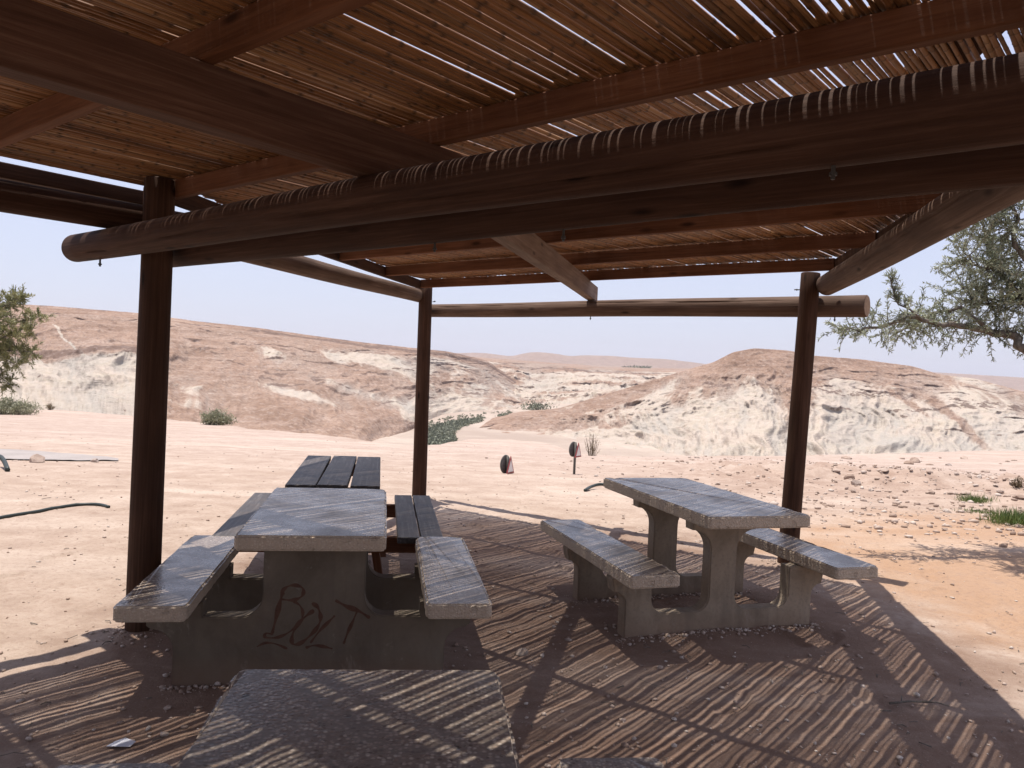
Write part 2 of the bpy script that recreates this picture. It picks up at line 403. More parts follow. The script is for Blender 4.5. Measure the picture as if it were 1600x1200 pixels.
colr = b.mix(b.ramp(rl, [(.52, 0.0), (.68, .3)]), colr, (.52, .44, .39))
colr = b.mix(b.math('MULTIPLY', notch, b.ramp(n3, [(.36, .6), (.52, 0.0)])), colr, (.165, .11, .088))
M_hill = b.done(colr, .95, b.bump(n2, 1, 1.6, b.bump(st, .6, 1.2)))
b.b.inputs['Specular IOR Level'].default_value = .05

def interp_cols(xs_c, ys_c, xs):
    y = np.interp(xs, xs_c, ys_c); k = 5; ker = np.ones(2*k+1)/(2*k+1)
    return np.convolve(np.pad(y, k, mode='edge'), ker, 'valid')
def hill(name, x0, x1, nc, rows, nsub, rough, paint, seed):
    """rows: list of (xs, ys, Ds) control lines from foot to beyond the crest"""
    xs = np.linspace(x0, x1, nc)
    Yc = np.array([interp_cols(r[0], r[1], xs) for r in rows]); Dc = np.array([interp_cols(r[0], r[2], xs) for r in rows])
    T = np.concatenate([np.linspace(k, k+1, n, endpoint=False) for k, n in enumerate(nsub)] + [[len(nsub)]])
    k = np.minimum(T.astype(int), len(rows)-2); f = (T-k)[:, None]
    Y = Yc[k]*(1-f)+Yc[k+1]*f; D = Dc[k]*(1-f)+Dc[k+1]*f
    X = np.broadcast_to(xs, Y.shape)
    P = at(X, Y, D); Tg = np.broadcast_to(T[:, None], Y.shape)
    amp, rid, _ = rough(Tg, X)
    ax = np.arctan2(P[..., 0], P[..., 1])*600
    warp = 22*fbm(P[..., 0]*.012, P[..., 2]*.03+P[..., 1]*.006, 3, seed+3)
    g = ridged((ax+warp)*.022, Tg*.55+P[..., 1]*.0008, 5, seed) - .55
    h = fbm(P[..., 0]*.02, P[..., 1]*.012 + P[..., 2]*.03, 5, seed+7, .6)
    fine = fbm(P[..., 0]*.12, P[..., 2]*.25+P[..., 1]*.04, 5, seed+11, .65)
    g2 = ridged((ax+warp*.5)*.075, Tg*.9+P[..., 1]*.002, 4, seed+41) - .55
    def saw(u): f_ = u-np.floor(u); return np.where(f_ < .3, f_/.3, (1-f_)/.7)
    wob = fbm(ax*.02, Tg*.8, 3, seed+51)*1.1
    brkn = np.clip(.35+1.6*fbm(ax*.05, Tg*2.2, 4, seed+61), 0, 1)
    strat = saw(P[..., 2]/9.0+wob)*1.0*brkn + saw(P[..., 2]/3.4+wob*2.3)*.4*np.clip(brkn+.2, 0, 1)
    stA = _*1.0
    dz = rid*(g+.12*g2) + amp*(h*.8 + fine*.6)
    rl3 = ridged((ax+warp*.7)*.16, Tg*.5+P[..., 1]*.001, 3, seed+71) - .5
    gf = sstep(1.7, 2.3, Tg)
    push = rid*(g+(.08+.27*gf)*g2)*(1.25+.6*gf) + amp*(h+fine*.4) + stA*(strat-.4) + (1-gf)*1.1*rl3
    dist = np.hypot(P[..., 0], P[..., 1])[..., None]
    Q = P.copy(); Q[..., :2] -= P[..., :2]/dist*push[..., None]*1.0
    Q[..., 2] = np.maximum(Q[..., 2]+dz*.55, -44.5)
    m = npmesh(name, Q.reshape(-1, 3), gridfaces(*Y.shape), M_hill)
    cliff = np.clip(np.gradient(strat, axis=0)*6*np.sign(stA), 0, 1)*np.clip(stA/4, 0, 1)
    nz = (fbm(ax*.03, Tg*1.3, 5, seed+19, .6), g, fine, g2*.6+rl3*.6, cliff)
    c_, l_, k_ = paint(X, Y, Tg, nz)
    attr(m, 'chalk', np.clip(c_, -1, 2)); attr(m, 'ledge', np.clip(l_, 0, 1.5)); attr(m, 'clay', np.clip(k_, 0, 1))
    return link(name, m, kind='structure')
def blobs(X, Y, lst):
    s = 0
    for cx, cy, rx, ry, w, rot in lst:
        ca, sa_ = math.cos(R(rot)), math.sin(R(rot)); u = (X-cx)*ca+(Y-cy)*sa_; q = -(X-cx)*sa_+(Y-cy)*ca
        s = s + w*np.exp(-((u/rx)**2+(q/ry)**2))
    return s
A_ = np.array
# left ridge
lx = A_([-500, -200, 0, 80, 140, 220, 300, 400, 480, 560, 640, 700, 760, 830, 880])
rows = [
 (lx, hor(lx)+FOC*44/A_([250, 250, 250, 250, 250, 250, 255, 265, 280, 345, 452, 640, 700, 775, 800]), A_([250, 250, 250, 250, 250, 250, 255, 265, 280, 345, 452, 640, 700, 775, 800])),
 (lx, A_([610, 612, 615, 612, 606, 606, 618, 636, 650, 658, 656, 637, 634, 635, 650]), A_([400, 390, 380, 380, 375, 385, 390, 395, 400, 425, 500, 700, 770, 850, 880])),
 (lx, A_([560, 560, 560, 555, 545, 555, 572, 582, 588, 596, 606, 612, 618, 634, 646]), A_([470, 460, 460, 450, 430, 455, 480, 500, 510, 550, 620, 780, 860, 950, 980])),
 (lx, A_([500, 500, 502, 500, 501, 505, 516, 528, 540, 552, 562, 570, 582, 622, 646]), A_([620, 610, 600, 600, 600, 610, 620, 640, 660, 700, 760, 900, 1000, 1110, 1150])),
 (lx, A_([462, 468, 474, 478, 483, 489, 501, 512, 523, 534, 543, 549, 563, 612, 644]), A_([680, 670, 660, 660, 660, 670, 690, 720, 750, 790, 850, 950, 1080, 1250, 1300])),
 (lx, A_([470, 476, 482, 486, 490, 496, 507, 517, 528, 538, 547, 552, 566, 616, 648]), A_([1080, 1070, 1060, 1060, 1060, 1070, 1090, 1120, 1150, 1190, 1250, 1350, 1480, 1650, 1700]))]
def rough_l(T, X):
    a = np.interp(T, [0, .5, 1.8, 2.3, 3, 3.8, 4, 5], [2, 2.2, 2.6, 5, 5, 2.0, 1.0, 3]); r = np.interp(T, [0, 1, 2, 2.3, 3, 3.8, 4], [4, 7, 7, 4, 3, 1.5, 0])
    r = r*np.interp(X, [0, 240, 300, 600, 680], [1.6, 1.6, .8, .9, 1.6]); return a, r, np.interp(T, [0, 1.2, 1.9, 2.2, 3, 3.6, 4], [0, 1.5, 4.5, 4.5, 6, 7, 0])*np.interp(X, [0, 230, 350, 600, 700], [.5, .5, .7, 1, 1.3])
def paint_l(X, Y, T, nz):
    n, g, fine, g2, cliff = nz
    low = sstep(2.08, 1.9, T)*sstep(270, 200, X)
    right = sstep(600, 680, X)*sstep(3.75, 3.2, T)*(.55+.5*n)
    bl = blobs(X, Y, [(425, 553, 38, 10, .75, 14), (350, 563, 16, 14, .4, 60), (440, 605, 60, 9, .65, 15), (480, 622, 80, 8, .6, 12), (300, 612, 40, 22, .5, 20),
       (300, 636, 40, 8, .4, 5), (560, 560, 70, 12, .6, 8), (620, 568, 60, 14, .7, 10), (530, 600, 60, 10, .55, 20), (600, 622, 70, 10, .6, 15), (690, 640, 70, 16, .7, -5), (520, 558, 30, 10, .5, 40)])
    trail = np.exp(-((X-np.interp(Y, [505, 525, 540, 550, 562], [82, 97, 120, 134, 150]))/3.2)**2)*sstep(500, 510, Y)*sstep(566, 556, Y)
    c_ = low*1.0 + right + bl + trail*1.0 + n*.28 - .08
    c_ = np.where(T > 3.6, c_-.35, c_)
    ledge = np.exp(-((T-2.12)/.10)**2)*sstep(240, 200, X)*.9
    ledge = ledge + np.exp(-((T-2.02-.15*n)/.07)**2)*sstep(260, 330, X)*np.clip(n*2.2+.45, 0, 1)
    ledge = ledge + np.exp(-((T-1.75-.1*n)/.05)**2)*sstep(380, 460, X)*np.clip(n*2.0+.1, 0, 1)
    ledge = ledge + np.exp(-((T-3.75)/.14)**2)*sstep(330, 430, X)*.75
    ledge = ledge + np.exp(-((T-3.97)/.07)**2)*.75*np.clip(.5+fine*1.5, 0, 1)
    ledge = ledge + sstep(600, 700, X)*np.clip(np.sin(T*17+n*3)-.35, 0, 1)*np.clip(.6+n, 0, 1)*.8*sstep(1.2, 2, T)
    ledge = ledge + blobs(X, Y, [(90, 585, 14, 4, .9, 0), (135, 592, 12, 4, .8, 0), (180, 632, 26, 6, .9, 25), (60, 588, 8, 5, .8, 0), (400, 592, 30, 5, .8, 10), (480, 612, 36, 5, .8, 12), (300, 590, 40, 4, .6, 10)])*np.clip(fine*3+.35, 0, 1)
    rill = sstep(.02, -.3, g)
    return c_ + .35*g + .45*g2*sstep(.0, .35, c_)*sstep(.95, .6, c_), ledge + .85*cliff, np.clip(rill*.5+.4*sstep(.05, -.3, g2), 0, 1)*np.clip(c_+.2, 0, 1)
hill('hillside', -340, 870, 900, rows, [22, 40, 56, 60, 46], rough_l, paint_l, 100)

# canyon wall closing the view in the middle
wx = A_([560, 640, 700, 760, 830, 880, 950, 1020, 1100, 1180])
rows = [
 (wx, A_([650, 650, 648, 646, 642, 640, 640, 640, 640, 640]), A_([780, 780, 780, 780, 800, 850, 900, 950, 980, 1000])),
 (wx, A_([600, 602, 606, 614, 624, 620, 612, 610, 612, 615]), A_([1000, 1000, 1000, 1000, 1000, 1050, 1080, 1100, 1100, 1100])),
 (wx, A_([570, 575, 580, 585, 590, 590, 592, 595, 598, 600]), A_([1180, 1180, 1180, 1200, 1230, 1280, 1320, 1350, 1350, 1350])),
 (wx, A_([550, 555, 558, 562, 568, 572, 576, 579, 580, 580]), A_([1400, 1400, 1400, 1450, 1500, 1550, 1600, 1600, 1550, 1500])),
 (wx, A_([548, 552, 555, 559, 564, 568, 572, 575, 576, 577]), A_([2600]*10))]
def rough_w(T, X): return np.interp(T, [0, 1, 2, 3, 4], [8, 12, 12, 4, 2]), np.interp(T, [0, 1, 2, 2.8, 3], [10, 16, 14, 5, 0]), np.interp(T, [0, .6, 1, 2.8, 3], [0, 9, 14, 14, 0])
def paint_w(X, Y, T, nz):
    n, g, fine, g2, cliff = nz
    c_ = .62 + n*.9 - sstep(2.7, 3.0, T)*.8 + .2*np.sin(T*14)
    c_ = c_ - blobs(X, Y, [(740, 600, 40, 14, .5, 20), (800, 590, 30, 10, .4, 10)])
    return c_, np.clip(np.sin(T*15+n*4)-.3, 0, 1)*np.clip(.7+n*1.4, 0, 1)*.35 + .8*cliff + np.exp(-((T-2.75)/.12)**2)*.5, sstep(0, -.3, g)*.4
hill('canyon_side', 560, 1180, 560, rows, [16, 40, 50, 14], rough_w, paint_w, 300)

# right hill with badlands at its foot
rx = A_([735, 750, 783, 830, 880, 940, 1000, 1040, 1085, 1115, 1145, 1180, 1235, 1275, 1350, 1425, 1465, 1525, 1600, 1700, 1900, 2300])
crest = A_([674, 668, 655, 645, 636, 618, 600, 588, 574, 566, 550, 544, 548, 556, 562, 572, 584, 592, 612, 616, 612, 612])
cD = A_([520, 530, 565, 600, 625, 640, 640, 630, 620, 615, 610, 610, 615, 625, 645, 660, 660, 650, 630, 620, 600, 580])
fD = A_([512, 505, 473, 460, 448, 430, 410, 390, 365, 345, 330, 315, 300, 290, 270, 260, 255, 250, 245, 240, 240, 240])
foot = hor(rx)+FOC*43/fD
rows = [(rx, foot, fD),
 (rx, foot*.75+crest*.25, fD*.72+cD*.28), (rx, foot*.45+crest*.55, fD*.42+cD*.58), (rx, foot*.2+crest*.8, fD*.18+cD*.82), (rx, crest, cD),
 (rx, np.minimum(crest+6, 640), cD+260)]
def rough_r(T, X):
    a = np.interp(T, [0, 1, 1.9, 2.3, 3, 3.8, 4, 5], [1.0, 1.2, 1.6, 2.6, 2.8, 1.4, .7, 3]); r = np.interp(T, [0, .6, 1.6, 2.4, 3, 3.8, 4], [5, 8, 9, 6, 4, 2, 0])
    return a, r*np.interp(X, [640, 800, 900, 1000], [.5, .6, 1.1, 1.7]), np.interp(T, [0, 1.7, 2.3, 3, 3.7, 4], [0, 0, 2.6, 3.6, 3, 0])*np.interp(X, [700, 950, 1100, 1280, 1330], [.2, .35, .7, .7, 1.4])
def paint_r(X, Y, T, nz):
    n, g, fine, g2, cliff = nz
    bound = np.interp(X, [640, 800, 880, 950, 1020, 1100, 1150, 1200, 1250, 1300, 1360, 1450, 1530, 1600, 1800], [720, 700, 676, 652, 632, 612, 602, 610, 628, 606, 612, 612, 618, 636, 640])
    c_ = .5 + (Y-bound+22*n)/22*.35
    c_ = np.clip(c_, -.25, .95) + n*.12
    c_ = c_ + blobs(X, Y, [(1030, 612, 50, 10, .5, -35), (1310, 595, 40, 10, .4, 20), (1540, 600, 40, 9, .5, 15), (1500, 590, 30, 6, .4, 12), (880, 640, 40, 8, .4, -25)])
    c_ = c_ - blobs(X, Y, [(1245, 640, 22, 30, .8, 0), (1500, 660, 70, 8, .8, 38), (950, 668, 40, 8, .45, -20), (1440, 645, 50, 6, .5, 35)])
    led = np.exp(-((Y-np.interp(X, [1080, 1150, 1250, 1330, 1440, 1600], [600, 598, 610, 614, 620, 640]))/5.5)**2)*np.clip(.25+fine*3, 0, 1)*sstep(1060, 1100, X)
    led = led + np.exp(-((Y-np.interp(X, [1330, 1430, 1560, 1700], [640, 642, 634, 640]))/3.5)**2)*np.clip(fine*3+.25, 0, 1)*sstep(1340, 1380, X)
    led = led + np.exp(-((T-3.95)/.1)**2)*.4 + np.clip(np.sin(T*20+n*2)-.5, 0, 1)*.5*sstep(2.6, 3, T)*np.clip(.5+n, 0, 1)
    clay = blobs(X, Y, [(1400, 690, 40, 10, 1.3, 0), (1440, 702, 50, 8, 1.0, 4), (1340, 690, 22, 4, .7, -30)])
    rill = sstep(.03, -.28, g)
    return c_ + .25*g + .5*g2*sstep(.05, .4, c_)*sstep(.8, .5, c_), led + .8*cliff, np.maximum(np.clip(clay, 0, 1), np.clip(rill*.5+.5*sstep(.05, -.3, g2), 0, 1)*np.clip(c_+.1, 0, 1))
hill('mountain', 735, 1980, 1000, rows, [22, 54, 62, 60, 12], rough_r, paint_r, 500)

# far plateau with mesas
fx = A_([300, 600, 700, 745, 762, 800, 822, 842, 872, 890, 910, 955, 990, 1040, 1090, 1110, 1300, 1450, 1600, 2000, 2600])
hz = hor(fx)
top = A_([545, 549, 552, 551, 552, 557, 551, 550, 553, 557, 555, 556, 559, 561, 567, 570, 575, 581, 590, 606, 630])
rows = [(fx, hz+45, A_([1300]*21)), (fx, hz+16, A_([2300]*21)), (fx, hz+4.5, A_([4600]*21)), (fx, np.maximum(hz-1, top+2), A_([6600]*21)), (fx, np.minimum(hz-1.5, top), A_([7000]*21)), (fx, hz+1, A_([9500]*21))]
hill('far_plateau', 420, 2200, 900, rows, [8, 18, 16, 10, 6], lambda T, X: (np.interp(T, [0, 2, 3, 4, 5], [5, 5, 4, 3, 3]), 0*T, 0),
     lambda X, Y, T, nz: (.12+nz[0]*.5, np.exp(-((T-3.6)/.2)**2)*.25, 0*X), 700)

# ------------------------------------------------------------------ pergola (plan axes: c = along the canes, p = along the logs)
AZ = R(39.5); CV = Vector((math.sin(AZ), math.cos(AZ), 0)); PV = Vector((math.cos(AZ), -math.sin(AZ), 0))
def cp(c, p, z): return CV*c + PV*p + Vector((0, 0, z))
pergola = empty('pergola', Matrix.Translation(cp(2.03, -2.0, 0)), 'brown timber pergola on log posts roofed with dry canes', 'pergola')

def log(name, p0, p1, r0, r1, mat, seed, n=24, seg=16, crack=None, parent=pergola):
    """tapered, slightly uneven round log with end grain; local X along the log"""
    mw, L = frame_x(p0, p1); r_ = random.Random(seed); ph = r_.random()*100
    if crack is not None: n, seg = 72, 40
    V = []; F = []
    for i in range(seg+1):
        t = i/seg; x = t*L; r = r0+(r1-r0)*t
        oy = .004*math.sin(x*1.3+ph); oz = .004*math.cos(x*1.7+ph*2)
        for k in range(n):
            a = 2*math.pi*k/n
            rr = r*(1+.018*math.sin(2*a+ph+x*.5)+.012*math.sin(3*a+ph*2+x*1.9))
            if crack is not None:
                d = abs((a-crack-.12*math.sin(x*2+ph)+math.pi) % (2*math.pi)-math.pi)
                wd = .10*math.sin(math.pi*min(1, max(0, (t-.06)/.86)))*(.6+.4*math.sin(x*5+ph))
                if d < wd: rr -= .026*(1-d/wd)
            V.append((x, oy+rr*math.cos(a), oz+rr*math.sin(a)))
    for i in range(seg):
        for k in range(n):
            a = i*n+k; b_ = i*n+(k+1) % n; F.append((a, b_, b_+n, a+n))
    nf = len(F)
    for base_i, x, r, rev in ((0, -.006, r0, 1), (seg*n, L+.006, r1, 0)):   # rounded ends
        ring = [len(V)+k for k in range(n)]
        for k in range(n):
            y, z = V[base_i+k][1], V[base_i+k][2]; V.append((x, y*.93, z*.93))
        for k in range(n):
            q = (base_i+k, base_i+(k+1) % n, ring[(k+1) % n], ring[k]); F.append(q if not rev else q[::-1])
        F.append(tuple(ring) if not rev else tuple(ring[::-1]))
    m = pymesh(name, V, F, mat, True); m.materials.append(M_end)
    for pl in m.polygons:
        if len(pl.vertices) > 4: pl.material_index = 1; pl.use_smooth = False
    return link(name, m, mw, parent)
def beam(name, p0, p1, w, h, mat, seed=0, parent=pergola, bow=.003):
    """sawn timber, local X along its length, p0/p1 on its bottom centre line"""
    mw, L = frame_x(p0, p1); r_ = random.Random(seed); ph = r_.random()*20
    bm = bmesh.new(); bmesh.ops.create_cube(bm, size=1)
    for v in bm.verts: v.co = Vector(((v.co.x+.5)*L, v.co.y*w, (v.co.z+.5)*h))
    ed = [e for e in bm.edges if abs(e.verts[0].co.x-e.verts[1].co.x) > .5]
    bmesh.ops.subdivide_edges(bm, edges=ed, cuts=10)
    for v in bm.verts:
        v.co.y += bow*math.sin(v.co.x*1.5+ph) + .0012*math.sin(v.co.x*7+ph); v.co.z += bow*.6*math.sin(v.co.x*2.1+ph*2)
    m = finish(bm, name, mat, .006)
    return link(name, m, mw, parent)

# posts: foot and head positions follow the photograph's slightly leaning poles
def post(c, p, top, lean, r, seed, z0=-.25):
    foot = cp(c, p, 0); head = foot + Vector(lean)*top
    d = (head-foot)/top
    return log('post', foot+d*z0, foot+d*top, r*.90, r*.83, M_post, seed)
post(2.03, -4.20, 2.45, (.008, 0, 1), .094, 1)
post(6.44, -6.65, 2.42, (-.006, 0, 1), .092, 2)
post(6.45, -2.30, 2.40, (.026, 0, 1), .092, 3)
post(2.04, .17, 2.44, (.01, 0, 1), .092, 4)
post(-2.25, -4.20, 2.44, (0, 0, 1), .092, 5); post(-2.25, .17, 2.44, (0, 0, 1), .092, 6)
# round tie logs
log('beam', cp(1.845, -4.74, 2.095), cp(1.845, .55, 2.115), .078, .088, M_log, 11, crack=-2.55, seg=24)
log('beam', cp(2.205, -4.42, 2.085), cp(2.215, .55, 2.10), .075, .082, M_log, 12, seg=24)
log('beam', cp(6.62, -6.83, 2.165), cp(6.62, -1.84, 2.145), .077, .088, M_log_lit, 13, crack=2.5, seg=24)
log('beam', cp(-2.07, -4.6, 2.1), cp(-2.07, .55, 2.1), .08, .085, M_log, 14)
log('beam', cp(-2.43, -4.6, 2.1), cp(-2.43, .55, 2.1), .08, .085, M_log, 15)
log('beam', cp(-2.5, -4.37, 2.26), cp(2.3, -4.385, 2.258), .08, .08, M_log, 16)
log('beam', cp(-2.5, .36, 2.26), cp(2.2, .36, 2.258), .08, .08, M_log, 17)
log('beam', cp(1.98, -4.50, 2.262), cp(6.42, -6.76, 2.318), .085, .078, M_log_lit, 18, seg=24)
log('beam', cp(1.98, .22, 2.262), cp(6.50, -2.12, 2.302), .088, .085, M_log_lit, 19, crack=-.22, seg=24)
# rafters along the slope of the plan
beam('rafter', cp(-2.55, -2.10, 2.185), cp(2.28, -2.20, 2.180), .085, .178, M_raft, 21)
beam('rafter', cp(2.30, -2.29, 2.19), cp(6.78, -4.55, 2.245), .085, .150, M_raft_lit, 22)
# purlins
for i, c in enumerate((-2.2, -1.1, .08, 1.16)): beam('purlin', cp(c, -4.5, 2.362), cp(c+.02, .5, 2.362), .048, .096, M_purl, 30+i)
beam('purlin', cp(2.12, -4.5, 2.364), cp(2.12, .5, 2.364), .048, .096, M_purl, 36)
def side_p(c, a): return a-(c-2.03)*.5556
for i, (c, z) in enumerate(((3.16, 2.366), (4.20, 2.37), (5.20, 2.378), (6.22, 2.385))):
    beam('purlin', cp(c, side_p(c, -4.20)+.01, z), cp(c, side_p(c, .355), z), .048, .092, M_purl, 40+i)
# edge boards
beam('edge_board', cp(-2.4, -4.60, 2.375), cp(2.3, -4.62, 2.375), .11, .08, M_post, 50)
beam('edge_board', cp(2.15, side_p(2.15, .385), 2.385), cp(6.28, side_p(6.28, .385), 2.40), .06, .07, M_post, 52)
beam('edge_board', cp(2.1, side_p(2.1, -4.22), 2.355), cp(6.28, side_p(6.28, -4.22), 2.375), .035, .10, M_post, 51)
# battens laid on top of the canes to hold them down
beam('batten', cp(1.02, -4.5, 2.492), cp(1.02, .5, 2.492), .19, .025, M_raft, 60)
beam('batten', cp(2.3, side_p(2.3, -.22), 2.492), cp(6.2, side_p(6.2, -.22), 2.51), .17, .03, M_raft, 61)
# bolts under the logs and through the posts
def bolt(p0, p1): 
    mw, L = frame_x(p0, p1, (0, 1, .01)); V, F = tube([(0, 0, 0), (L, 0, 0)], .005, 6); V2, F2 = tube([(L*.7, 0, 0), (L*.7+.008, 0, 0)], .009, 6)
    n = len(V); link('bolt', pymesh('bolt', V+V2, F+[tuple(i+n for i in f) for f in F2], M_bolt), mw, pergola)
b = NB('dark steel'); b.b.inputs['Metallic'].default_value = .6; M_bolt = b.done((.05, .045, .04), .55)
for c, p, z in ((1.845, -4.42, 2.03), (6.62, -4.47, 2.10), (6.62, -2.08, 2.075), (2.21, -2.25, 2.03), (1.845, -.6, 2.045), (2.21, -1.62, 2.03)): bolt(cp(c, p, z), cp(c, p, z-.055))
bolt(cp(6.44, -6.55, 2.25), cp(6.40, -6.47, 2.25)); bolt(cp(6.49, -2.29, 2.27), cp(6.46, -2.365, 2.27))

# cane roof
def cane_variant(k):
    r_ = random.Random(900+k); segs = 26; n = 6; V = []; F = []; node = []
    nodes = []; x = r_.uniform(.0, .05)
    while x < 1: nodes.append(x); x += r_.uniform(.045, .08)
    phy, phz = r_.random()*9, r_.random()*9; xs = sorted([i/12 for i in range(13)]+[q+e for q in nodes if .01 < q < .99 for e in (-.0035, 0, .0035)]); xs = sorted(set(xs))
    for x in xs:
        isn = min(abs(x-q) for q in nodes) < .0008
        r = (1.0-.13*x)*(1.13 if isn else 1.0)
        oy = .28*math.sin(x*7+phy)*math.sin(x*3.3+phz); oz = .32*math.sin(x*4+phz)
        for j in range(n):
            a = 2*math.pi*j/n; V.append((x, oy+r*math.cos(a), oz+r*math.sin(a))); node.append(1.0 if isn else 0.0)
    for i in range(len(xs)-1):
        for j in range(n): a = i*n+j; b_ = i*n+(j+1) % n; F.append((a, b_, b_+n, a+n))
    F.append(tuple(range(n))[::-1]); F.append(tuple(range((len(xs)-1)*n, len(xs)*n)))
    m = pymesh('cane', V, F, M_cane, True); attr(m, 'node', node); attr(m, 'tone', [0]*len(V))
    return m, V, F, node
CANES = [cane_variant(k) for k in range(8)]
specs = []
crng = random.Random(44)
run = 0
def next_gap(prob, lo, hi):
    global run
    if run < 2 and crng.random() < prob: run += 1; return crng.uniform(-.0035, .0003)
    run = 0; return lo+(hi-lo)*crng.random()**1.3
p = -4.50
while p < .52:                                         # near bay
    r = crng.uniform(.0066, .0106); x = (p+4.5)/5.0
    gap = next_gap(.50, .0012, .0040)
    p += r; specs.append((0, p, -2.45+crng.uniform(-.05, .05), 2.22+crng.uniform(-.04, .04), 2.462, 2.462, r)); p += r+gap
p = -6.62
while p < .36:                                         # far bay, clipped by its slanting sides
    r = crng.uniform(.0066, .0106); gap = next_gap(.48, .0018, .0058); p += r
    c0 = 2.1 if p > -4.3 else 2.03+(-4.24-p)/.5556
    c1 = min(6.27, 2.03+(.40-p)/.5556)
    c0 += crng.uniform(-.03, .04); c1 += crng.uniform(-.035, .035)
    if c1-c0 > .25: specs.append((1, p, c0, c1, 2.465, 2.481, r))
    p += r+gap
def nearness(s):
    q = cp((max(s[2], .6)+s[3])/2 if s[0] == 0 else s[2], s[1], 2.46)
    return q.y + .35*abs(q.x) + (4 if s[0] else 0) if q.y > .3 else 50
specs.sort(key=nearness)
SV, SF, ST, SN = [], [], [], []; off = 0
for i, (bay, p, c0, c1, z0, z1, r) in enumerate(specs):
    za = z0 + (z1-z0)*(c0-2.1)/4.2 if bay else z0; zb = z0 + (z1-z0)*(c1-2.1)/4.2 if bay else z1
    yaw = crng.uniform(-.0055, .0055); dz = crng.uniform(0, .007)
    a = cp(c0, p-yaw, za+r+dz); e = cp(c1, p+yaw, zb+r+dz)
    if crng.random() < .5: a, e = e, a
    mw, L = frame_x(a, e); roll = crng.choice((0, math.pi))
    mw = mw @ Matrix.Rotation(roll, 4, 'X') @ Matrix.Diagonal((L, r, r, 1))
    k = crng.randrange(len(CANES)); m, V, F, node = CANES[k]
    if i < 299: link('cane', m, mw, pergola)
    else:
        SV += [mw @ Vector(v) for v in V]; SF += [tuple(q+off for q in f) for f in F]; off += len(V)
        ST += [crng.random()]*len(V); SN += node
if SV:
    m = pymesh('cane_layer', SV, SF, M_cane, True); attr(m, 'tone', ST); attr(m, 'node', SN); link('cane_layer', m, None, pergola, 'stuff')

# ------------------------------------------------------------------ concrete picnic tables
slab_no = 0
def slab(name, sx, sy, sz, mat, corner=.024):
    bm = bmesh.new(); n = 5; pts = []
    for cx, cy, a0 in ((sx/2-corner, sy/2-corner, 0), (-sx/2+corner, sy/2-corner, 90), (-sx/2+corner, -sy/2+corner, 180), (sx/2-corner, -sy/2+corner, 270)):
        for k in range(n+1):
            a = R(a0+90*k/n); pts.append((cx+corner*math.cos(a), cy+corner*math.sin(a)))
    lo = [bm.verts.new((x, y, -sz)) for x, y in pts]; hi = [bm.verts.new((x, y, 0)) for x, y in pts]
    N = len(pts); bm.faces.new(hi); bm.faces.new(lo[::-1])
    for k in range(N): bm.faces.new((lo[k], lo[(k+1) % N], hi[(k+1) % N], hi[k]))
    global slab_no
    slab_no += 1; rr = random.Random(slab_no*7)
    long_ = [e for e in bm.edges if abs(e.verts[0].co.z-e.verts[1].co.z) < 1e-6 and e.calc_length() > .15]
    bmesh.ops.subdivide_edges(bm, edges=long_, cuts=30)
    bm.normal_update()
    ed = [e for e in bm.edges if abs(e.verts[0].co.z-e.verts[1].co.z) < 1e-6 and len(e.link_faces) == 2 and e.calc_face_angle(0) > .6]
    bmesh.ops.bevel(bm, geom=ed, offset=.009, segments=3, affect='EDGES')
    chips = [(rr.choice((-1, 1))*sx/2 if rr.random() < .6 else rr.uniform(-sx/2, sx/2), rr.uniform(-sy/2, sy/2) if rr.random() < .6 else rr.choice((-1, 1))*sy/2, rr.uniform(.012, .035), rr.uniform(.004, .011)) for _ in range(16)]
    for v in bm.verts:
        if abs(v.co.x) < sx/2-.03 and abs(v.co.y) < sy/2-.03: continue
        q = .0012*math.sin(v.co.y*61+slab_no)+.001*math.sin(v.co.x*83+v.co.y*17)+rr.uniform(-.0007, .0007)
        v.co.x += q*(1 if v.co.x > 0 else -1); v.co.y += q*.7
        if v.co.z > -.02:
            for cx, cy, cr_, dp in chips:
                w = 1-math.hypot(v.co.x-cx, v.co.y-cy)/cr_
                if w > 0: v.co.z -= dp*w; v.co.x -= math.copysign(dp*w*.6, v.co.x)
    m = finish(bm, name, mat)
    return m
def arc(cx, cy, r, a0, a1, n=7): return [(cx+r*math.cos(R(a0+(a1-a0)*k/n)), cy+r*math.sin(R(a0+(a1-a0)*k/n))) for k in range(n+1)]
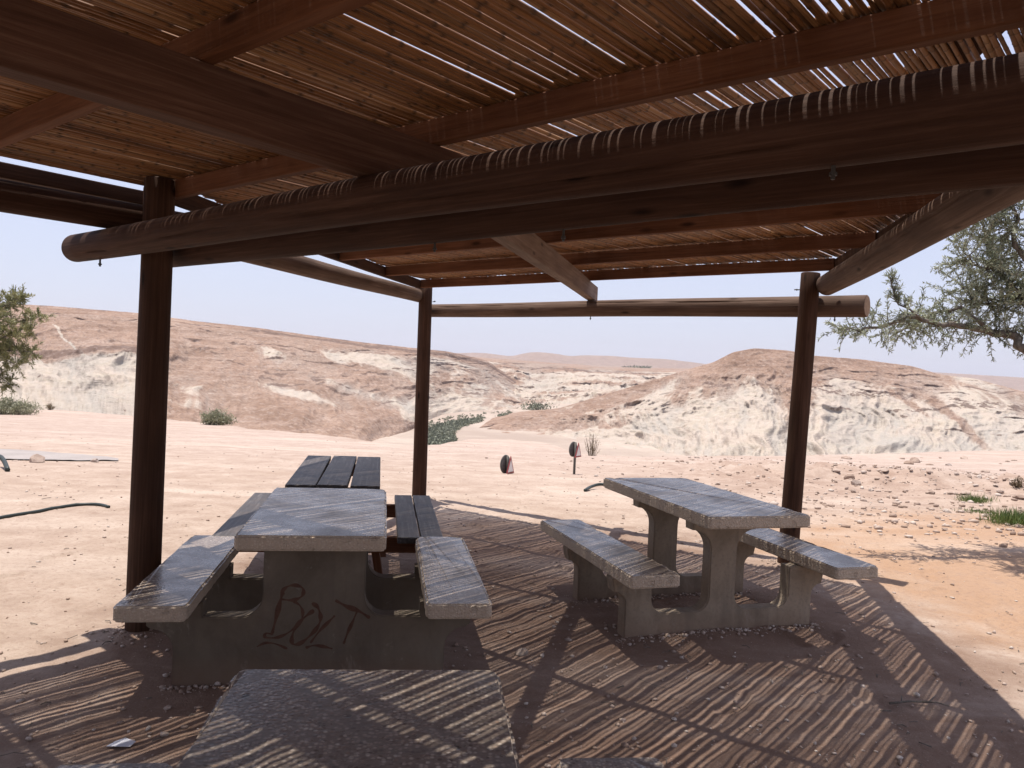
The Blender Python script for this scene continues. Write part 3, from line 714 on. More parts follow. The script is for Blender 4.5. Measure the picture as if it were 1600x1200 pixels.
def leg_mesh(name, wide, zs, zt, mat):
    """cast concrete end frame: pedestal under the table, arms under both seats. x across, z up."""
    if wide:    # broad pedestal, high sill
        col, sill, rr = .235, .315, .10
        half = [(.625, -.15), (.625, .16)] + arc(.725, .16, .10, 180, 90, 6)[1:] + [(.745, .275), (.745, zs-.02), (.735, zs), (.50, zs), (.50, sill+.001)]
        half += [(col+rr, sill)] + arc(col+rr, sill+rr, rr, 270, 180, 7)[1:] + [(col, zt)]
    else:       # slender pedestal with corbel, low sill
        col, sill, rr = .088, .135, .085
        half = [(.62, -.15), (.62, .20)] + arc(.69, .20, .07, 180, 90, 5)[1:] + [(.705, zs-.04), (.69, zs), (.455, zs), (.455, sill+rr)]
        half += arc(.455-rr, sill+rr, rr, 0, -90, 6)[1:] + [(col+rr, sill)] + arc(col+rr, sill+rr, rr, 270, 180, 6)[1:]
        half += [(col, zt-.20)] + arc(col+.12, zt-.20+.0, .12, 180, 90, 7)[1:] + [(.21, zt-.08), (.215, zt)]
    prof = half + [(-x, z) for x, z in half[::-1]]
    bm = bmesh.new(); t = .095
    f = [bm.verts.new((x, -t/2, z)) for x, z in prof]; k_ = [bm.verts.new((x, t/2, z)) for x, z in prof]
    bm.faces.new(f[::-1]); bm.faces.new(k_)
    for i in range(len(prof)):
        j = (i+1) % len(prof); bm.faces.new((f[i], f[j], k_[j], k_[i]))
    bm.normal_update()
    ed = [e for e in bm.edges if len(e.link_faces) == 2 and any(len(q.verts) > 6 for q in e.link_faces)]
    bmesh.ops.bevel(bm, geom=ed, offset=.006, segments=2, affect='EDGES')
    bmesh.ops.triangulate(bm, faces=[q for q in bm.faces if len(q.verts) > 4])
    return finish(bm, name, mat)
def table(org, az, z0, L, label, wide, legs=(.33, 1.05), LB=None, seats=(-.66, .665), conc=None, ahead=.06):
    """org = middle of the near edge of the tabletop (x, y); az = direction of its long axis"""
    mw = Matrix.Translation((org[0], org[1], z0)) @ Matrix.Rotation(-R(az), 4, 'Z')
    t = empty('concrete_picnic_table', mw, label, 'picnic table', 'concrete picnic tables')
    link('tabletop', slab('tabletop', .65, L, .068, M_terr), mw @ Matrix.Translation((0, L/2, .76)), t)
    LB = LB or L+.05
    for s in seats: link('bench_seat', slab('bench_seat', .30, LB, .07, M_terr, .025), mw @ Matrix.Translation((s, L/2+ahead, .45+.003*s)), t)
    lm = leg_mesh('leg', wide, .38, .692, conc or M_conc); out = []
    for y in legs:
        o = link('leg', lm, mw @ Matrix.Translation((0, y, 0)), t); out.append(o)
        V, F = tube([(0, 0, 0), (0, -.004, 0)], .012, 10)
        link('anchor_plug', pymesh('anchor_plug', V, F, M_bolt), mw @ Matrix.Translation((0, y-.0475, .655)), o)
    return t, mw, out
a1 = R(-9.2); d1 = Vector((math.sin(a1), math.cos(a1), 0)); s1 = Vector((math.cos(a1), -math.sin(a1), 0))
o1 = d1*3.50 + s1*(-.288)
t1, mw1, legs1 = table(o1, -9.2, 0, 1.32, 'left concrete picnic table with BOLT sprayed on its leg', True, (.335, 1.0), 1.40, conc=M_conc2)
a2 = R(-16.5); d2 = Vector((math.sin(a2), math.cos(a2), 0)); s2 = Vector((math.cos(a2), -math.sin(a2), 0))
o2 = d2*3.70 + s2*2.545
t2, mw2, legs2 = table(o2, -16.5, .02, 1.44, 'right concrete picnic table with slender corbelled pedestals near the right post', False, (.40, 1.12), 1.50, seats=(-.60, .68))
a3 = R(-6); d3 = Vector((math.sin(a3), math.cos(a3), 0)); s3 = Vector((math.cos(a3), -math.sin(a3), 0))
o3 = d3*.60 + s3*(-.118)
t3, mw3, legs3 = table(o3, -6, 0, 1.385, 'nearest concrete picnic table, only its striped top at the bottom edge', True, (.30, 1.02), 1.46, seats=(-.66, .66), ahead=.12)

# sprayed word on the near leg of the left table
def leg_plane(px, py):
    n = d1; dist = 3.50+.335-.0475
    dx, dy, dz = ray(px, py); d = Vector((dx, dy, dz)); t = (dist)/d.dot(n); P = Vector((0, 0, EYE)) + d*t
    return P.dot(s1)+.288, P.z
strokes = [[(430, 985), (300, 740), (345, 560), (385, 400), (420, 300)],
 [(390, 380), (410, 290), (470, 240), (550, 230), (620, 260), (625, 320), (580, 365), (500, 385), (400, 375)],
 [(520, 390), (590, 440), (620, 510), (605, 590), (540, 670), (440, 740), (340, 775), (230, 770), (240, 730), (310, 740)],
 [(715, 415), (770, 450), (800, 520), (805, 590), (770, 670), (690, 760), (600, 830), (530, 845), (505, 800), (530, 700), (600, 600), (680, 530), (740, 490)],
 [(955, 545), (900, 600), (800, 700), (700, 830)], [(960, 385), (1080, 450), (1200, 495), (1320, 570)], [(1190, 490), (1140, 610), (1090, 720), (1045, 840)],
 [(140, 870), (230, 830), (340, 840), (460, 890)], [(650, 880), (740, 855), (850, 870), (930, 890)]]
strokes[0] = strokes[0][1:]
wid = [.024, .018, .015, .020, .017, .024, .017, .012, .016]
GVs, GFs = [], []
for st_, w_ in zip(strokes, wid):
    q = [leg_plane(380+x/6.667, 880+y/6.667) for x, y in st_]
    # resample smoothly
    P = []
    for i in range(len(q)-1):
        p0, p1, p2, p3 = q[max(i-1, 0)], q[i], q[i+1], q[min(i+2, len(q)-1)]
        for u in (0, .2, .4, .6, .8):
            P.append(tuple(.5*((2*p1[k])+(-p0[k]+p2[k])*u+(2*p0[k]-5*p1[k]+4*p2[k]-p3[k])*u*u+(-p0[k]+3*p1[k]-3*p2[k]+p3[k])*u**3) for k in (0, 1)))
    P.append(q[-1]); b0 = len(GVs)
    for i, (x, z) in enumerate(P):
        xa, za = P[max(i-1, 0)]; xb, zb = P[min(i+1, len(P)-1)]; dx, dz = xb-xa, zb-za; ln = math.hypot(dx, dz) or 1
        h = w_/2*(.75+.35*math.sin(i*.7+w_*900)); 
        if i in (0, len(P)-1): h *= .5
        GVs += [(x-dz/ln*h, 0, z+dx/ln*h), (x+dz/ln*h, 0, z-dx/ln*h)]
    GFs += [(b0+2*i, b0+2*i+1, b0+2*i+3, b0+2*i+2) for i in range(len(P)-1)]
# every stroke sits a hair further out than the last so that crossings never share a plane
k_ = 0
vi = 0
for st_ in strokes:
    n_ = ((len(st_)-1)*5+1)*2
    for j in range(n_): x, y, z = GVs[vi+j]; GVs[vi+j] = (x, -.0005-.0002*k_, z)
    vi += n_; k_ += 1
gm = pymesh('graffiti', GVs, GFs, M_paint)
link('graffiti', gm, mw1 @ Matrix.Translation((0, .335-.0475, 0)), legs1[0])

# wooden picnic table behind the left one
mww = Matrix.Translation(d1*4.92 + s1*(-.29)) @ Matrix.Rotation(R(9.2), 4, 'Z')
tw = empty('wooden_picnic_table', mww, 'dark weathered wooden picnic table behind the left concrete table', 'picnic table')
LW = 1.52
for k in range(3): link('tabletop_plank', boxmesh('tabletop_plank', .182, LW, .04, M_plank, .006), mww @ Matrix.Translation(((k-1)*.195, LW/2, .74+.003*(k == 1))) @ Matrix.Rotation(R((.3, -.2, .25)[k]), 4, 'Z'), tw)
for s in (-1, 1):
    for k in (-.5, .5):
        link('seat_plank', boxmesh('seat_plank', .138, LW+.06, .04, M_plank, .006), mww @ Matrix.Translation((s*.55+k*.147, LW/2, .43)), tw)
for y in (.18, LW-.18):
    link('seat_support', boxmesh('seat_support', 1.36, .05, .10, M_frame), mww @ Matrix.Translation((0, y, .358)), tw)
    link('top_support', boxmesh('top_support', .56, .05, .09, M_frame), mww @ Matrix.Translation((0, y, .673)), tw)
    for s in (-1, 1):
        mw, L = frame_x((s*.34, y+.052, -.05), (s*.2, y+.052, .715), (0, 1, 0))
        m = boxmesh('leg', L, .05, .10, M_frame); link('leg', m, mww @ mw @ Matrix.Translation((L/2, 0, 0)), tw)
# ------------------------------------------------------------------ vegetation
def leaf_mat(name, stops, rough=.5, trans=.25):
    b = NB(name); a = b.n('Attribute', attribute_name='tone'); geo = b.n('NewGeometry')
    c = b.ramp(a.outputs['Fac'], stops)
    b.b.inputs['Specular IOR Level'].default_value = .35
    b.done(c, rough)
    tr = b.n('BsdfTranslucent'); mx = b.n('MixShader'); mx.inputs[0].default_value = trans
    b.l(c, tr.inputs[0]); b.l(b.b.outputs[0], mx.inputs[1]); b.l(tr.outputs[0], mx.inputs[2]); b.l(mx.outputs[0], b.t.nodes['Material Output'].inputs[0])
    return b.m
M_olive = leaf_mat('olive leaf', [(0, (.17, .19, .115)), (.5, (.29, .315, .21)), (.85, (.41, .43, .33)), (1, (.52, .54, .45))])
M_pine = leaf_mat('yellow green needle leaf', [(0, (.13, .14, .06)), (.5, (.23, .23, .10)), (.85, (.33, .31, .15)), (1, (.36, .32, .19))])
M_bush = leaf_mat('grey green saltbush leaf', [(0, (.17, .175, .105)), (.5, (.28, .28, .18)), (1, (.40, .39, .28))])
M_dry = leaf_mat('dry twig', [(0, (.14, .10, .06)), (.6, (.24, .18, .11)), (1, (.16, .15, .08))])
M_grass = leaf_mat('green grass blade', [(0, (.06, .10, .025)), (.6, (.11, .17, .045)), (1, (.22, .24, .09))])
b = NB('grey olive bark'); v = b.coord('Object'); n1 = b.noise(b.coord('Object', (14, 14, 4)), 2, 6, .7)
M_bark = b.done(b.ramp(n1, [(.3, (.06, .05, .04)), (.6, (.17, .145, .12)), (.8, (.26, .23, .20))]), .9, b.bump(n1, .8, .01))

def leaves_mesh(name, base, dirs, length, width, tone, mat, rs):
    """one bent leaf of two quads per base point"""
    base = np.asarray(base); dirs = np.asarray(dirs); N = len(base)
    d = dirs/np.linalg.norm(dirs, axis=1)[:, None]
    q = rs.normal(size=(N, 3)); s = np.cross(d, q); s /= np.linalg.norm(s, axis=1)[:, None]; nn = np.cross(d, s)
    L = length*rs.uniform(.6, 1.25, N)[:, None]; w = width*rs.uniform(.7, 1.2, N)[:, None]
    mid = base + d*L*.5 + nn*L*.07; tip = base + d*L
    V = np.stack([base, mid+s*w/2, tip, mid-s*w/2], 1).reshape(-1, 3)
    F = np.arange(N*4).reshape(N, 4)
    m = npmesh(name, V, F, mat, False); attr(m, 'tone', np.repeat(tone, 4)); return m
def merge_tubes(items):
    V, F = [], []
    for path, rad, n in items:
        v, f = tube(path, rad, n); o = len(V); V += v; F += [tuple(i+o for i in q) for q in f]
    return V, F
def wander(p, d, L, n, rs, curl=.25, grav=0.):
    P = [np.array(p, float)]; d = np.array(d, float); d /= np.linalg.norm(d)
    for k in range(n):
        d = d + rs.normal(size=3)*curl + np.array([0, 0, grav]); d /= np.linalg.norm(d); P.append(P[-1]+d*L/n)
    return P
rs = np.random.default_rng(12)
# olive tree: limbs follow the boughs that reach into the picture, the trunk stands just outside it on the right
OD = 7.4
def opt(px, py, dy=0): return at(px, py, OD+dy)
gz = float(ground_z(6.15, 7.6))
trunk = [(6.15, 7.6, gz-.1), (6.05, 7.58, gz+.35), (5.75, 7.52, gz+.8), (5.35, 7.46, 1.45), tuple(opt(1640, 575)), tuple(opt(1650, 520))]
limbs = [
 ([opt(1650, 570), opt(1598, 545), opt(1585, 525, .1), opt(1555, 518, .15), opt(1510, 510, .1), opt(1470, 505), opt(1430, 497, -.1), opt(1390, 505, -.1), opt(1352, 515, -.15), opt(1322, 514, -.1)], .05),
 ([opt(1545, 515, .1), opt(1500, 480, .2), opt(1462, 487, .25), opt(1435, 500, .3), opt(1400, 520, .3)], .022),
 ([opt(1440, 498, -.1), opt(1410, 482, -.1), opt(1398, 462, -.1), opt(1393, 440, -.1)], .010),
 ([opt(1640, 530), opt(1600, 470, .2), opt(1570, 430, .3), opt(1545, 390, .3), opt(1530, 340, .2)], .03),
 ([opt(1650, 520), opt(1620, 440, -.3), opt(1590, 380, -.3), opt(1580, 320, -.3), opt(1575, 260, -.3)], .04),
 ([opt(1650, 520), opt(1660, 420, .3), opt(1650, 330, .4), opt(1630, 240, .4)], .045),
 ([opt(1650, 520), opt(1720, 440), opt(1790, 380, .3), opt(1850, 330, .3)], .05),
 ([opt(1650, 520), opt(1730, 520, -.4), opt(1800, 480, -.6), opt(1870, 470, -.6)], .045),
 ([opt(1600, 470, .2), opt(1560, 480, .4), opt(1525, 470, .5), opt(1505, 450, .5)], .014),
 ([opt(1570, 430, .3), opt(1535, 420, .1), opt(1515, 400, 0)], .012),
 ([opt(1580, 320, -.3), opt(1550, 320, -.4), opt(1525, 310, -.4), opt(1510, 330, -.4)], .012),
 ([opt(1650, 520), opt(1690, 470, .8), opt(1680, 400, 1.2), opt(1640, 350, 1.3)], .035)]
tubes = [(trunk, [.16, .14, .12, .10, .085, .07], 12)]
twb, twd = [], []; twt = []
lb, ld, lt = [], [], []
for li, (P, r0) in enumerate(limbs):
    P = [np.array(q) for q in P]
    Q = []
    for i in range(len(P)-1):
        for u in (0, .33, .66): Q.append(P[i]*(1-u)+P[i+1]*u+rs.normal(size=3)*.012)
    Q.append(P[-1]); tubes.append((Q, list(np.linspace(r0, .005, len(Q))), 7))
    for i, q in enumerate(Q):
        t = i/len(Q)
        if li < 3 and t < .22: continue
        nt_ = 6 if li in (0, 1) else (6 if li == 2 else 11)
        for k in range(nt_):
            if li == 2: d = np.array([rs.normal()*.3, rs.normal()*.3, 1.0]); L = rs.uniform(.06, .14)
            elif li in (0, 1): d = rs.normal(size=3)*[1, 1, .8]+[-.4, 0, .05]; L = rs.uniform(.14, .36)
            else: d = rs.normal(size=3)+[-.1, 0, .1]; L = rs.uniform(.18, .45)
            tw_ = wander(q, d, L, 5, rs, .22, -.05); tubes.append((tw_, list(np.linspace(.0042, .0015, 6)), 3))
            tone0 = rs.uniform(.1, .75)
            for s_ in range(int(L*130)):
                u = rs.uniform(.15, 1)*5; j = min(int(u), 4); f = u-j
                b0 = tw_[j]*(1-f)+tw_[j+1]*f; dv = tw_[j+1]-tw_[j]; dv /= np.linalg.norm(dv)
                lb.append(b0); ld.append(dv*.8+rs.normal(size=3)*.55); lt.append(np.clip(tone0+rs.normal()*.2, 0, 1))
# extra foliage filling the crown outside the frame
olive = tag(link('olive_tree', None, Matrix.Translation((6.15, 7.6, gz))), 'grey green olive tree with a low bough reaching in from the right', 'tree')
def child_mesh(name, mesh, parent): return link(name, mesh, Matrix(), parent)
V, F = merge_tubes(tubes); child_mesh('trunk', pymesh('trunk', V, F, M_bark, True), olive)
child_mesh('crown', leaves_mesh('crown', lb, ld, .046, .0105, np.array(lt), M_olive, rs), olive)

# pale green tree at the left edge, its crown reaching a little way into the picture
PD = 46.
pt = at(-110, 680, PD); gz2 = float(ground_z(pt[0], pt[1]))
lb, ld, lt, tubes = [], [], [], []
lf_tree = tag(link('tamarisk_tree', None, Matrix.Translation((pt[0], pt[1], gz2))), 'yellow green feathery tree at the left edge above the saltbush', 'tree')
root = np.array([pt[0], pt[1], gz2-.1])
tubes.append(([root, at(-105, 600, PD), at(-90, 560, PD), at(-80, 520, PD)], [.32, .26, .2, .14], 9))
for tx, ty, dy in ((60, 495, 0), (30, 470, .4), (45, 520, -.4), (10, 545, .3), (25, 570, -.3), (-20, 590, 0), (0, 500, -.5), (-30, 450, .2), (30, 465, 0), (-120, 440, .5), (-180, 480, 0), (-240, 520, .3), (-200, 570, -.4), (-80, 470, 1.2), (-60, 540, 1.2), (15, 600, .1), (-40, 520, .2), (50, 550, .2), (-130, 560, -.8), (-60, 480, -1)):
    tgt = at(tx, ty, PD+dy*2.7); st0 = at(-95, 575-rs.uniform(0, 50), PD)
    mid = (st0+tgt)/2+[0, 0, .5]; br = [st0*(1-u)**2+2*mid*u*(1-u)+tgt*u*u for u in np.linspace(0, 1, 9)]
    tubes.append((br, list(np.linspace(.10, .02, 9)), 5))
    for i, q in enumerate(br):
        if i < 4: continue
        for k in range(7 + 3*(i > 6)):
            d = rs.normal(size=3)+[.1, 0, .25]; L = rs.uniform(.4, 1.15); tw_ = wander(q, d, L, 4, rs, .3); tubes.append((tw_, .011, 3)); tone0 = rs.uniform(.15, .85)
            for s_ in range(42):
                u = rs.uniform(.1, 1)*4; j = min(int(u), 3); b0 = tw_[j]+(tw_[j+1]-tw_[j])*(u-j)
                lb.append(b0+rs.normal(size=3)*.03); ld.append((tw_[j+1]-tw_[j])/np.linalg.norm(tw_[j+1]-tw_[j])*.8+rs.normal(size=3)*.5+[0, 0, .2]); lt.append(np.clip(tone0+rs.normal()*.15, 0, 1))
V, F = merge_tubes(tubes); child_mesh('trunk', pymesh('trunk', V, F, M_bark, True), lf_tree)
child_mesh('crown', leaves_mesh('crown', lb, ld, .23, .05, np.array(lt), M_pine, rs), lf_tree)

def bush(name, px, py, wpx, hpx, label, cat, mat, n_st=60, leaf=.05, per=26, sparse=False, upright=.8, group=None):
    g = on_ground(px, py); k = g.y/FOC; W_, H_ = wpx*k/2, hpx*k
    root = tag(link(name, None, Matrix.Translation(g)), label, cat, group); lb, ld, lt, tb = [], [], [], []
    for s_ in range(n_st):
        a = rs.uniform(0, 2*math.pi); rr = math.sqrt(rs.uniform(0, 1)); top = np.array([g.x+W_*rr*math.cos(a)*rs.uniform(.7, 1.05), g.y+W_*.7*rr*math.sin(a), g.z+H_*math.sqrt(max(0, 1-rr*rr*.85))*rs.uniform(.7, 1.08)])
        b0 = np.array([g.x+(top[0]-g.x)*.35, g.y+(top[1]-g.y)*.35, g.z-.03]); pth = [b0*(1-u)+top*u+rs.normal(size=3)*.03*W_ for u in np.linspace(0, 1, 5)]
        tb.append((pth, list(np.linspace(.012 if not sparse else .008, .003, 5)), 3)); t0 = rs.uniform(.1, .8)
        for q in range(per):
            u = rs.uniform(.3, 1)*4; j = min(int(u), 3); lb.append(pth[j]+(pth[j+1]-pth[j])*(u-j)+rs.normal(size=3)*leaf*.6); ld.append(rs.normal(size=3)+[0, 0, upright]); lt.append(np.clip(t0+rs.normal()*.18, 0, 1))
    V, F = merge_tubes(tb); child_mesh('stem', pymesh('stem', V, F, M_dry if sparse else M_bark), root)
    child_mesh('foliage', leaves_mesh('foliage', lb, ld, leaf, leaf*.35, np.array(lt), mat, rs), root)
    return root
bush('saltbush', 16, 647, 108, 24, 'wide grey green saltbush at the left edge below the tree', 'bush', M_bush, 110, .11, 34)
bush('saltbush', 338, 664, 64, 23, 'rounded green saltbush right of the left post on the plateau rim', 'bush', M_bush, 70, .10, 34)
bush('dry_bush', 79, 640, 20, 10, 'small reddish dry bush beside the wide saltbush', 'bush', M_dry, 30, .06, 22)
bush('dry_shrub', 924, 712, 30, 36, 'sparse dry shrub standing behind the sign on its post', 'shrub', M_dry, 26, .035, 12, True)
bush('dry_shrub', 1590, 760, 26, 14, 'low brown dry shrub among the rubble at the right edge', 'shrub', M_dry, 26, .03, 14, True)

def grass(px, py, wpx, hpx, label, n, mat=M_grass):
    g = on_ground(px, py); k = g.y/FOC; W_, H_ = wpx*k/2, hpx*k
    x = g.x+rs.normal(size=n)*W_*.55; y = g.y+rs.normal(size=n)*W_*.4; z = ground_z(x, y)-.01
    base = np.stack([x, y, z], 1); d = np.stack([rs.normal(size=n)*.35, rs.normal(size=n)*.35, np.ones(n)], 1)
    m = leaves_mesh('grass_tuft', base-np.array(g), d, H_, .007, rs.uniform(0, 1, n), mat, rs)
    return tag(link('grass_tuft', m, Matrix.Translation(g)), label, 'grass')
grass(1522, 786, 42, 13, 'small bright green grass tuft among the rubble stones', 420)
grass(1588, 820, 70, 26, 'larger green grass clump at the right edge beside the dark tree shade', 900)
grass(1530, 800, 60, 6, 'thin creeping green grass strip between the two tufts', 300)

# green wadi bed, a thicket nobody could count
def thicket(name, poly, n, h, leaf, label=None):
    poly = np.array(poly, float); out = []
    x0, y0 = poly.min(0); x1, y1 = poly.max(0)
    while len(out) < n:
        x, y = rs.uniform(x0, x1), rs.uniform(y0, y1); ins = False; j = len(poly)-1
        for i in range(len(poly)):
            if (poly[i, 1] > y) != (poly[j, 1] > y) and x < (poly[j, 0]-poly[i, 0])*(y-poly[i, 1])/(poly[j, 1]-poly[i, 1])+poly[i, 0]: ins = not ins
            j = i
        if ins: out.append((x, y))
    out = np.array(out); off_ = out[:, 1]-hor(out[:, 0]); D = (EYE-VZ)*FOC/off_
    P = at(out[:, 0], out[:, 1], D); lb, ld, lt = [], [], []
    for q in P:
        r_ = h*rs.uniform(.5, 1.3); t0 = rs.uniform(.05, .7)
        for k in range(16): lb.append(q+rs.normal(size=3)*[r_*.8, r_*.8, 0]+[0, 0, abs(rs.normal())*r_*.7]); ld.append(rs.normal(size=3)+[0, 0, .4]); lt.append(np.clip(t0+rs.normal()*.2, 0, 1))
    return link(name, leaves_mesh(name, lb, ld, leaf, leaf*.75, np.array(lt), M_wadiveg, rs), None, None, 'stuff')
M_wadiveg = leaf_mat('wadi scrub leaf', [(0, (.13, .14, .095)), (.5, (.20, .21, .15)), (1, (.31, .31, .23))], .7, .1)
thicket('wadi_scrub', [(655, 700), (668, 672), (700, 660), (735, 655), (758, 653), (752, 659), (720, 668), (708, 678), (712, 690), (690, 698)], 1400, .8, 1.3)
thicket('wadi_scrub', [(775, 652), (800, 645), (790, 652)], 40, 1.2, 1.4)
thicket('reed_stand', [(645, 668), (700, 652), (800, 642), (720, 660), (670, 672)], 70, 1.0, 1.2)
g_ = at(837, 636, 790)
lb = g_ + rs.normal(size=(500, 3))*[7, 7, 2.4]
link('far_thicket', leaves_mesh('far_thicket', lb, rs.normal(size=(500, 3))+[0, 0, .4], 2.2, 1.6, rs.uniform(0, .6, 500), M_wadiveg, rs), None, None, 'stuff')
lb = np.concatenate([at(rs.uniform(972, 1015, 260), 574.5+rs.normal(size=260)*.5, 2450)]) + rs.normal(size=(260, 3))*[4, 30, 1.5]
link('far_grove', leaves_mesh('far_grove', lb, rs.normal(size=(260, 3))+[0, 0, .4], 6, 4.5, rs.uniform(0, .5, 260), M_wadiveg, rs), None, None, 'stuff')

# ------------------------------------------------------------------ gravel road, hoses, signs
b = NB('grey compacted road'); v = b.coord('Object'); n1 = b.noise(v, 1.2, 5, .6); n2 = b.noise(v, 40, 4, .7)
M_road = b.done(b.mix(b.ramp(n2, [(.35, .4), (.55, 0.0)]), b.ramp(n1, [(.3, (.27, .24, .225)), (.7, (.35, .31, .29))]), (.2, .17, .155)), .9, b.bump(n2, .4, .008))
RP = []
for px, yt, yb in ((-260, 692, 712), (-120, 697, 716), (0, 703, 719), (60, 706, 720), (110, 710, 720.5), (150, 714, 721), (185, 718, 721)):
    RP.append((on_ground(px, yt), on_ground(px, yb)))
RV = []; nu = 10
for i in range(len(RP)-1):
    for u in (0, .25, .5, .75):
        a = RP[i][0].lerp(RP[i+1][0], u); c_ = RP[i][1].lerp(RP[i+1][1], u)
        for k in range(nu+1): q = a.lerp(c_, k/nu); RV.append((q.x, q.y, float(ground_z(q.x, q.y))+.02))
for k in range(nu+1): q = RP[-1][0].lerp(RP[-1][1], k/nu); RV.append((q.x, q.y, float(ground_z(q.x, q.y))+.02))
link('road', npmesh('road', np.array([tuple(v) for v in RV]), gridfaces(len(RV)//(nu+1), nu+1), M_road), None, None, 'structure')

b = NB('dark green black hose'); M_hose = b.done((.03, .038, .034), .45)
def hose(pts, r, label, lift=None):
    P = []
    G = [on_ground(*p) + Vector((0, 0, (lift[i] if lift else 0))) for i, p in enumerate(pts)]
    for i in range(len(G)-1):
        p0, p1, p2, p3 = G[max(i-1, 0)], G[i], G[i+1], G[min(i+2, len(G)-1)]
        for u in (0, .2, .4, .6, .8): P.append(.5*((2*p1)+(p2-p0)*u+(2*p0-5*p1+4*p2-p3)*u*u+(3*p1-p0-3*p2+p3)*u**3))
    P.append(G[-1]); P = [Vector((p.x, p.y, max(p.z, float(ground_z(p.x, p.y)))+r*.8)) for p in P]
    V, F = tube([p-G[0] for p in P], r, 8)
    return tag(link('irrigation_hose', pymesh('irrigation_hose', V, F, M_hose, True), Matrix.Translation(G[0])), label, 'hose')
hose([(-60, 825), (0, 811), (60, 801), (110, 792), (150, 790), (170, 794)], .016, 'thin dark hose lying on the sunlit gravel left of the left post')
hose([(-30, 731), (-5, 729), (5, 731), (12, 737)], .030, 'thick black pipe end curving in at the left edge', [.1, .12, .08, 0])
hose([(914, 768), (925, 765), (940, 764), (965, 766), (1000, 768)], .022, 'dark pipe on the sand behind the right table', [0, .03, .05, .03, 0])

b = NB('dark grey sign back'); v = b.coord('Object'); n1 = b.noise(v, 30, 4, .6); M_signback = b.done(b.ramp(n1, [(.3, (.07, .068, .062)), (.7, (.13, .125, .115))]), .6)
b = NB('red sign paint'); M_red = b.done((.26, .045, .045), .45)
b = NB('white sign paint'); M_white = b.done((.70, .66, .62), .45)
b = NB('weathered grey pole'); M_pole = b.done((.10, .095, .085), .6)
def tri(s, t0, t1, holes=None):
    """equilateral triangle plate standing on its base, thickness along local Y"""
    h = s*.95; pts = [(-s/2, 0), (s/2, 0), (0, h)]
    V = [(x, t0, z) for x, z in pts]+[(x, t1, z) for x, z in pts]
    return V, [(0, 1, 2), (5, 4, 3), (0, 3, 4, 1), (1, 4, 5, 2), (2, 5, 3, 0)]
def sign(px, py, hpx, pole_px, label):
    g = on_ground(px, py); k = g.y/FOC; h = hpx*k; top = pole_px*k
    mw = Matrix.Translation(g) @ Matrix.Rotation(math.atan2(-g.x, g.y), 4, 'Z')
    t = empty('road_sign', mw, label, 'sign', 'small road signs')
    r = .022 if pole_px > 40 else .018
    V, F = tube([(0, 0, -.15), (0, 0, top)], r, 10); link('pole', pymesh('pole', V, F, M_pole, True), mw, t)
    zc = top-h*.45
    # round plate turned away to the left, triangle turned away to the right
    V, F = tube([(-.012, 0, 0), (-.004, 0, 0), (.004, 0, 0), (.010, 0, 0)], [h*.42, h*.5, h*.5, h*.47], 28)
    md = mw @ Matrix.Translation((-.035, 0, zc)) @ Matrix.Rotation(R(-32), 4, 'Z')
    d = link('round_plate', pymesh('round_plate', V, F, M_signback), md, t)
    V, F = tube([(-.03, 0, 0), (-.012, 0, 0)], [.02, .02], 8); link('bracket', pymesh('bracket', V, F, M_pole), md, d)
    mt = mw @ Matrix.Translation((.055, -.02, zc-h*.5)) @ Matrix.Rotation(R(66), 4, 'Z')
    V, F = tri(h*1.0, -.006, .006); p_ = link('triangle_plate', pymesh('triangle_plate', V, F, M_red), mt, t)
    V, F = tri(h*.70, -.009, -.0065); V = [(x, y, z+h*.10) for x, y, z in V]; link('white_field', pymesh('white_field', V, F, M_white), mt, p_)
    return t
sign(897, 741, 24, 50, 'small sign with a red triangle and a dark disc on a grey pole')
sign(792, 739, 29, 27, 'small red triangle and dark disc sign standing low on the sand without a visible pole')

# ------------------------------------------------------------------ stones
b = NB('pale limestone'); oi = b.n('ObjectInfo'); v = b.coord('Object'); n1 = b.noise(v, 4, 6, .7); n2 = b.noise(v, 18, 4, .7)
at_ = b.n('Attribute', attribute_name='tone'); rnd = b.math('FRACT', b.math('ADD', oi.outputs['Random'], at_.outputs['Fac']))
base = b.ramp(rnd, [(0, (.27, .19, .145)), (.35, (.37, .28, .225)), (.7, (.45, .36, .30)), (1, (.54, .47, .41))])
M_stone = b.done(b.mix(b.ramp(n1, [(.35, .6), (.55, 0.0)]), base, (.26, .175, .135)), .9, b.bump(n2, .6, .02))
def rock_mesh(k, sub=2):
    r_ = np.random.default_rng(600+k); bm = bmesh.new(); bmesh.ops.create_icosphere(bm, subdivisions=sub, radius=1)
    V = np.array([v.co for v in bm.verts]); sc = r_.uniform(.7, 1.3, 3)*[1, .9, .62]
    off = np.ones(len(V))
    for q in range(9):                                   # chip flat facets
        n = r_.normal(size=3); n /= np.linalg.norm(n); d = r_.uniform(.55, .85); h = V@n; V = V - np.outer(np.maximum(h-d, 0), n)
    V = V*(1+.1*r_.normal(size=(len(V), 1))*.5)*sc; V[:, 2] = np.maximum(V[:, 2], -.35)
    for v, c_ in zip(bm.verts, V): v.co = c_
    m = bpy.data.meshes.new('rock'); bm.to_mesh(m); bm.free(); m.materials.append(M_stone); return m
ROCKS = [rock_mesh(k) for k in range(8)]
def rock(px, py, wpx, label, group=None, k=None, flat=1.0):
    g = on_ground(px, py); s = wpx*g.y/FOC/2
    mw = Matrix.Translation(g+Vector((0, 0, s*.15*flat))) @ Matrix.Rotation(rs.uniform(0, 6.3), 4, 'Z') @ Matrix.Diagonal((s, s, s*flat, 1))
    return tag(link('rock', ROCKS[rs.integers(8) if k is None else k], mw), label, 'rock', group)
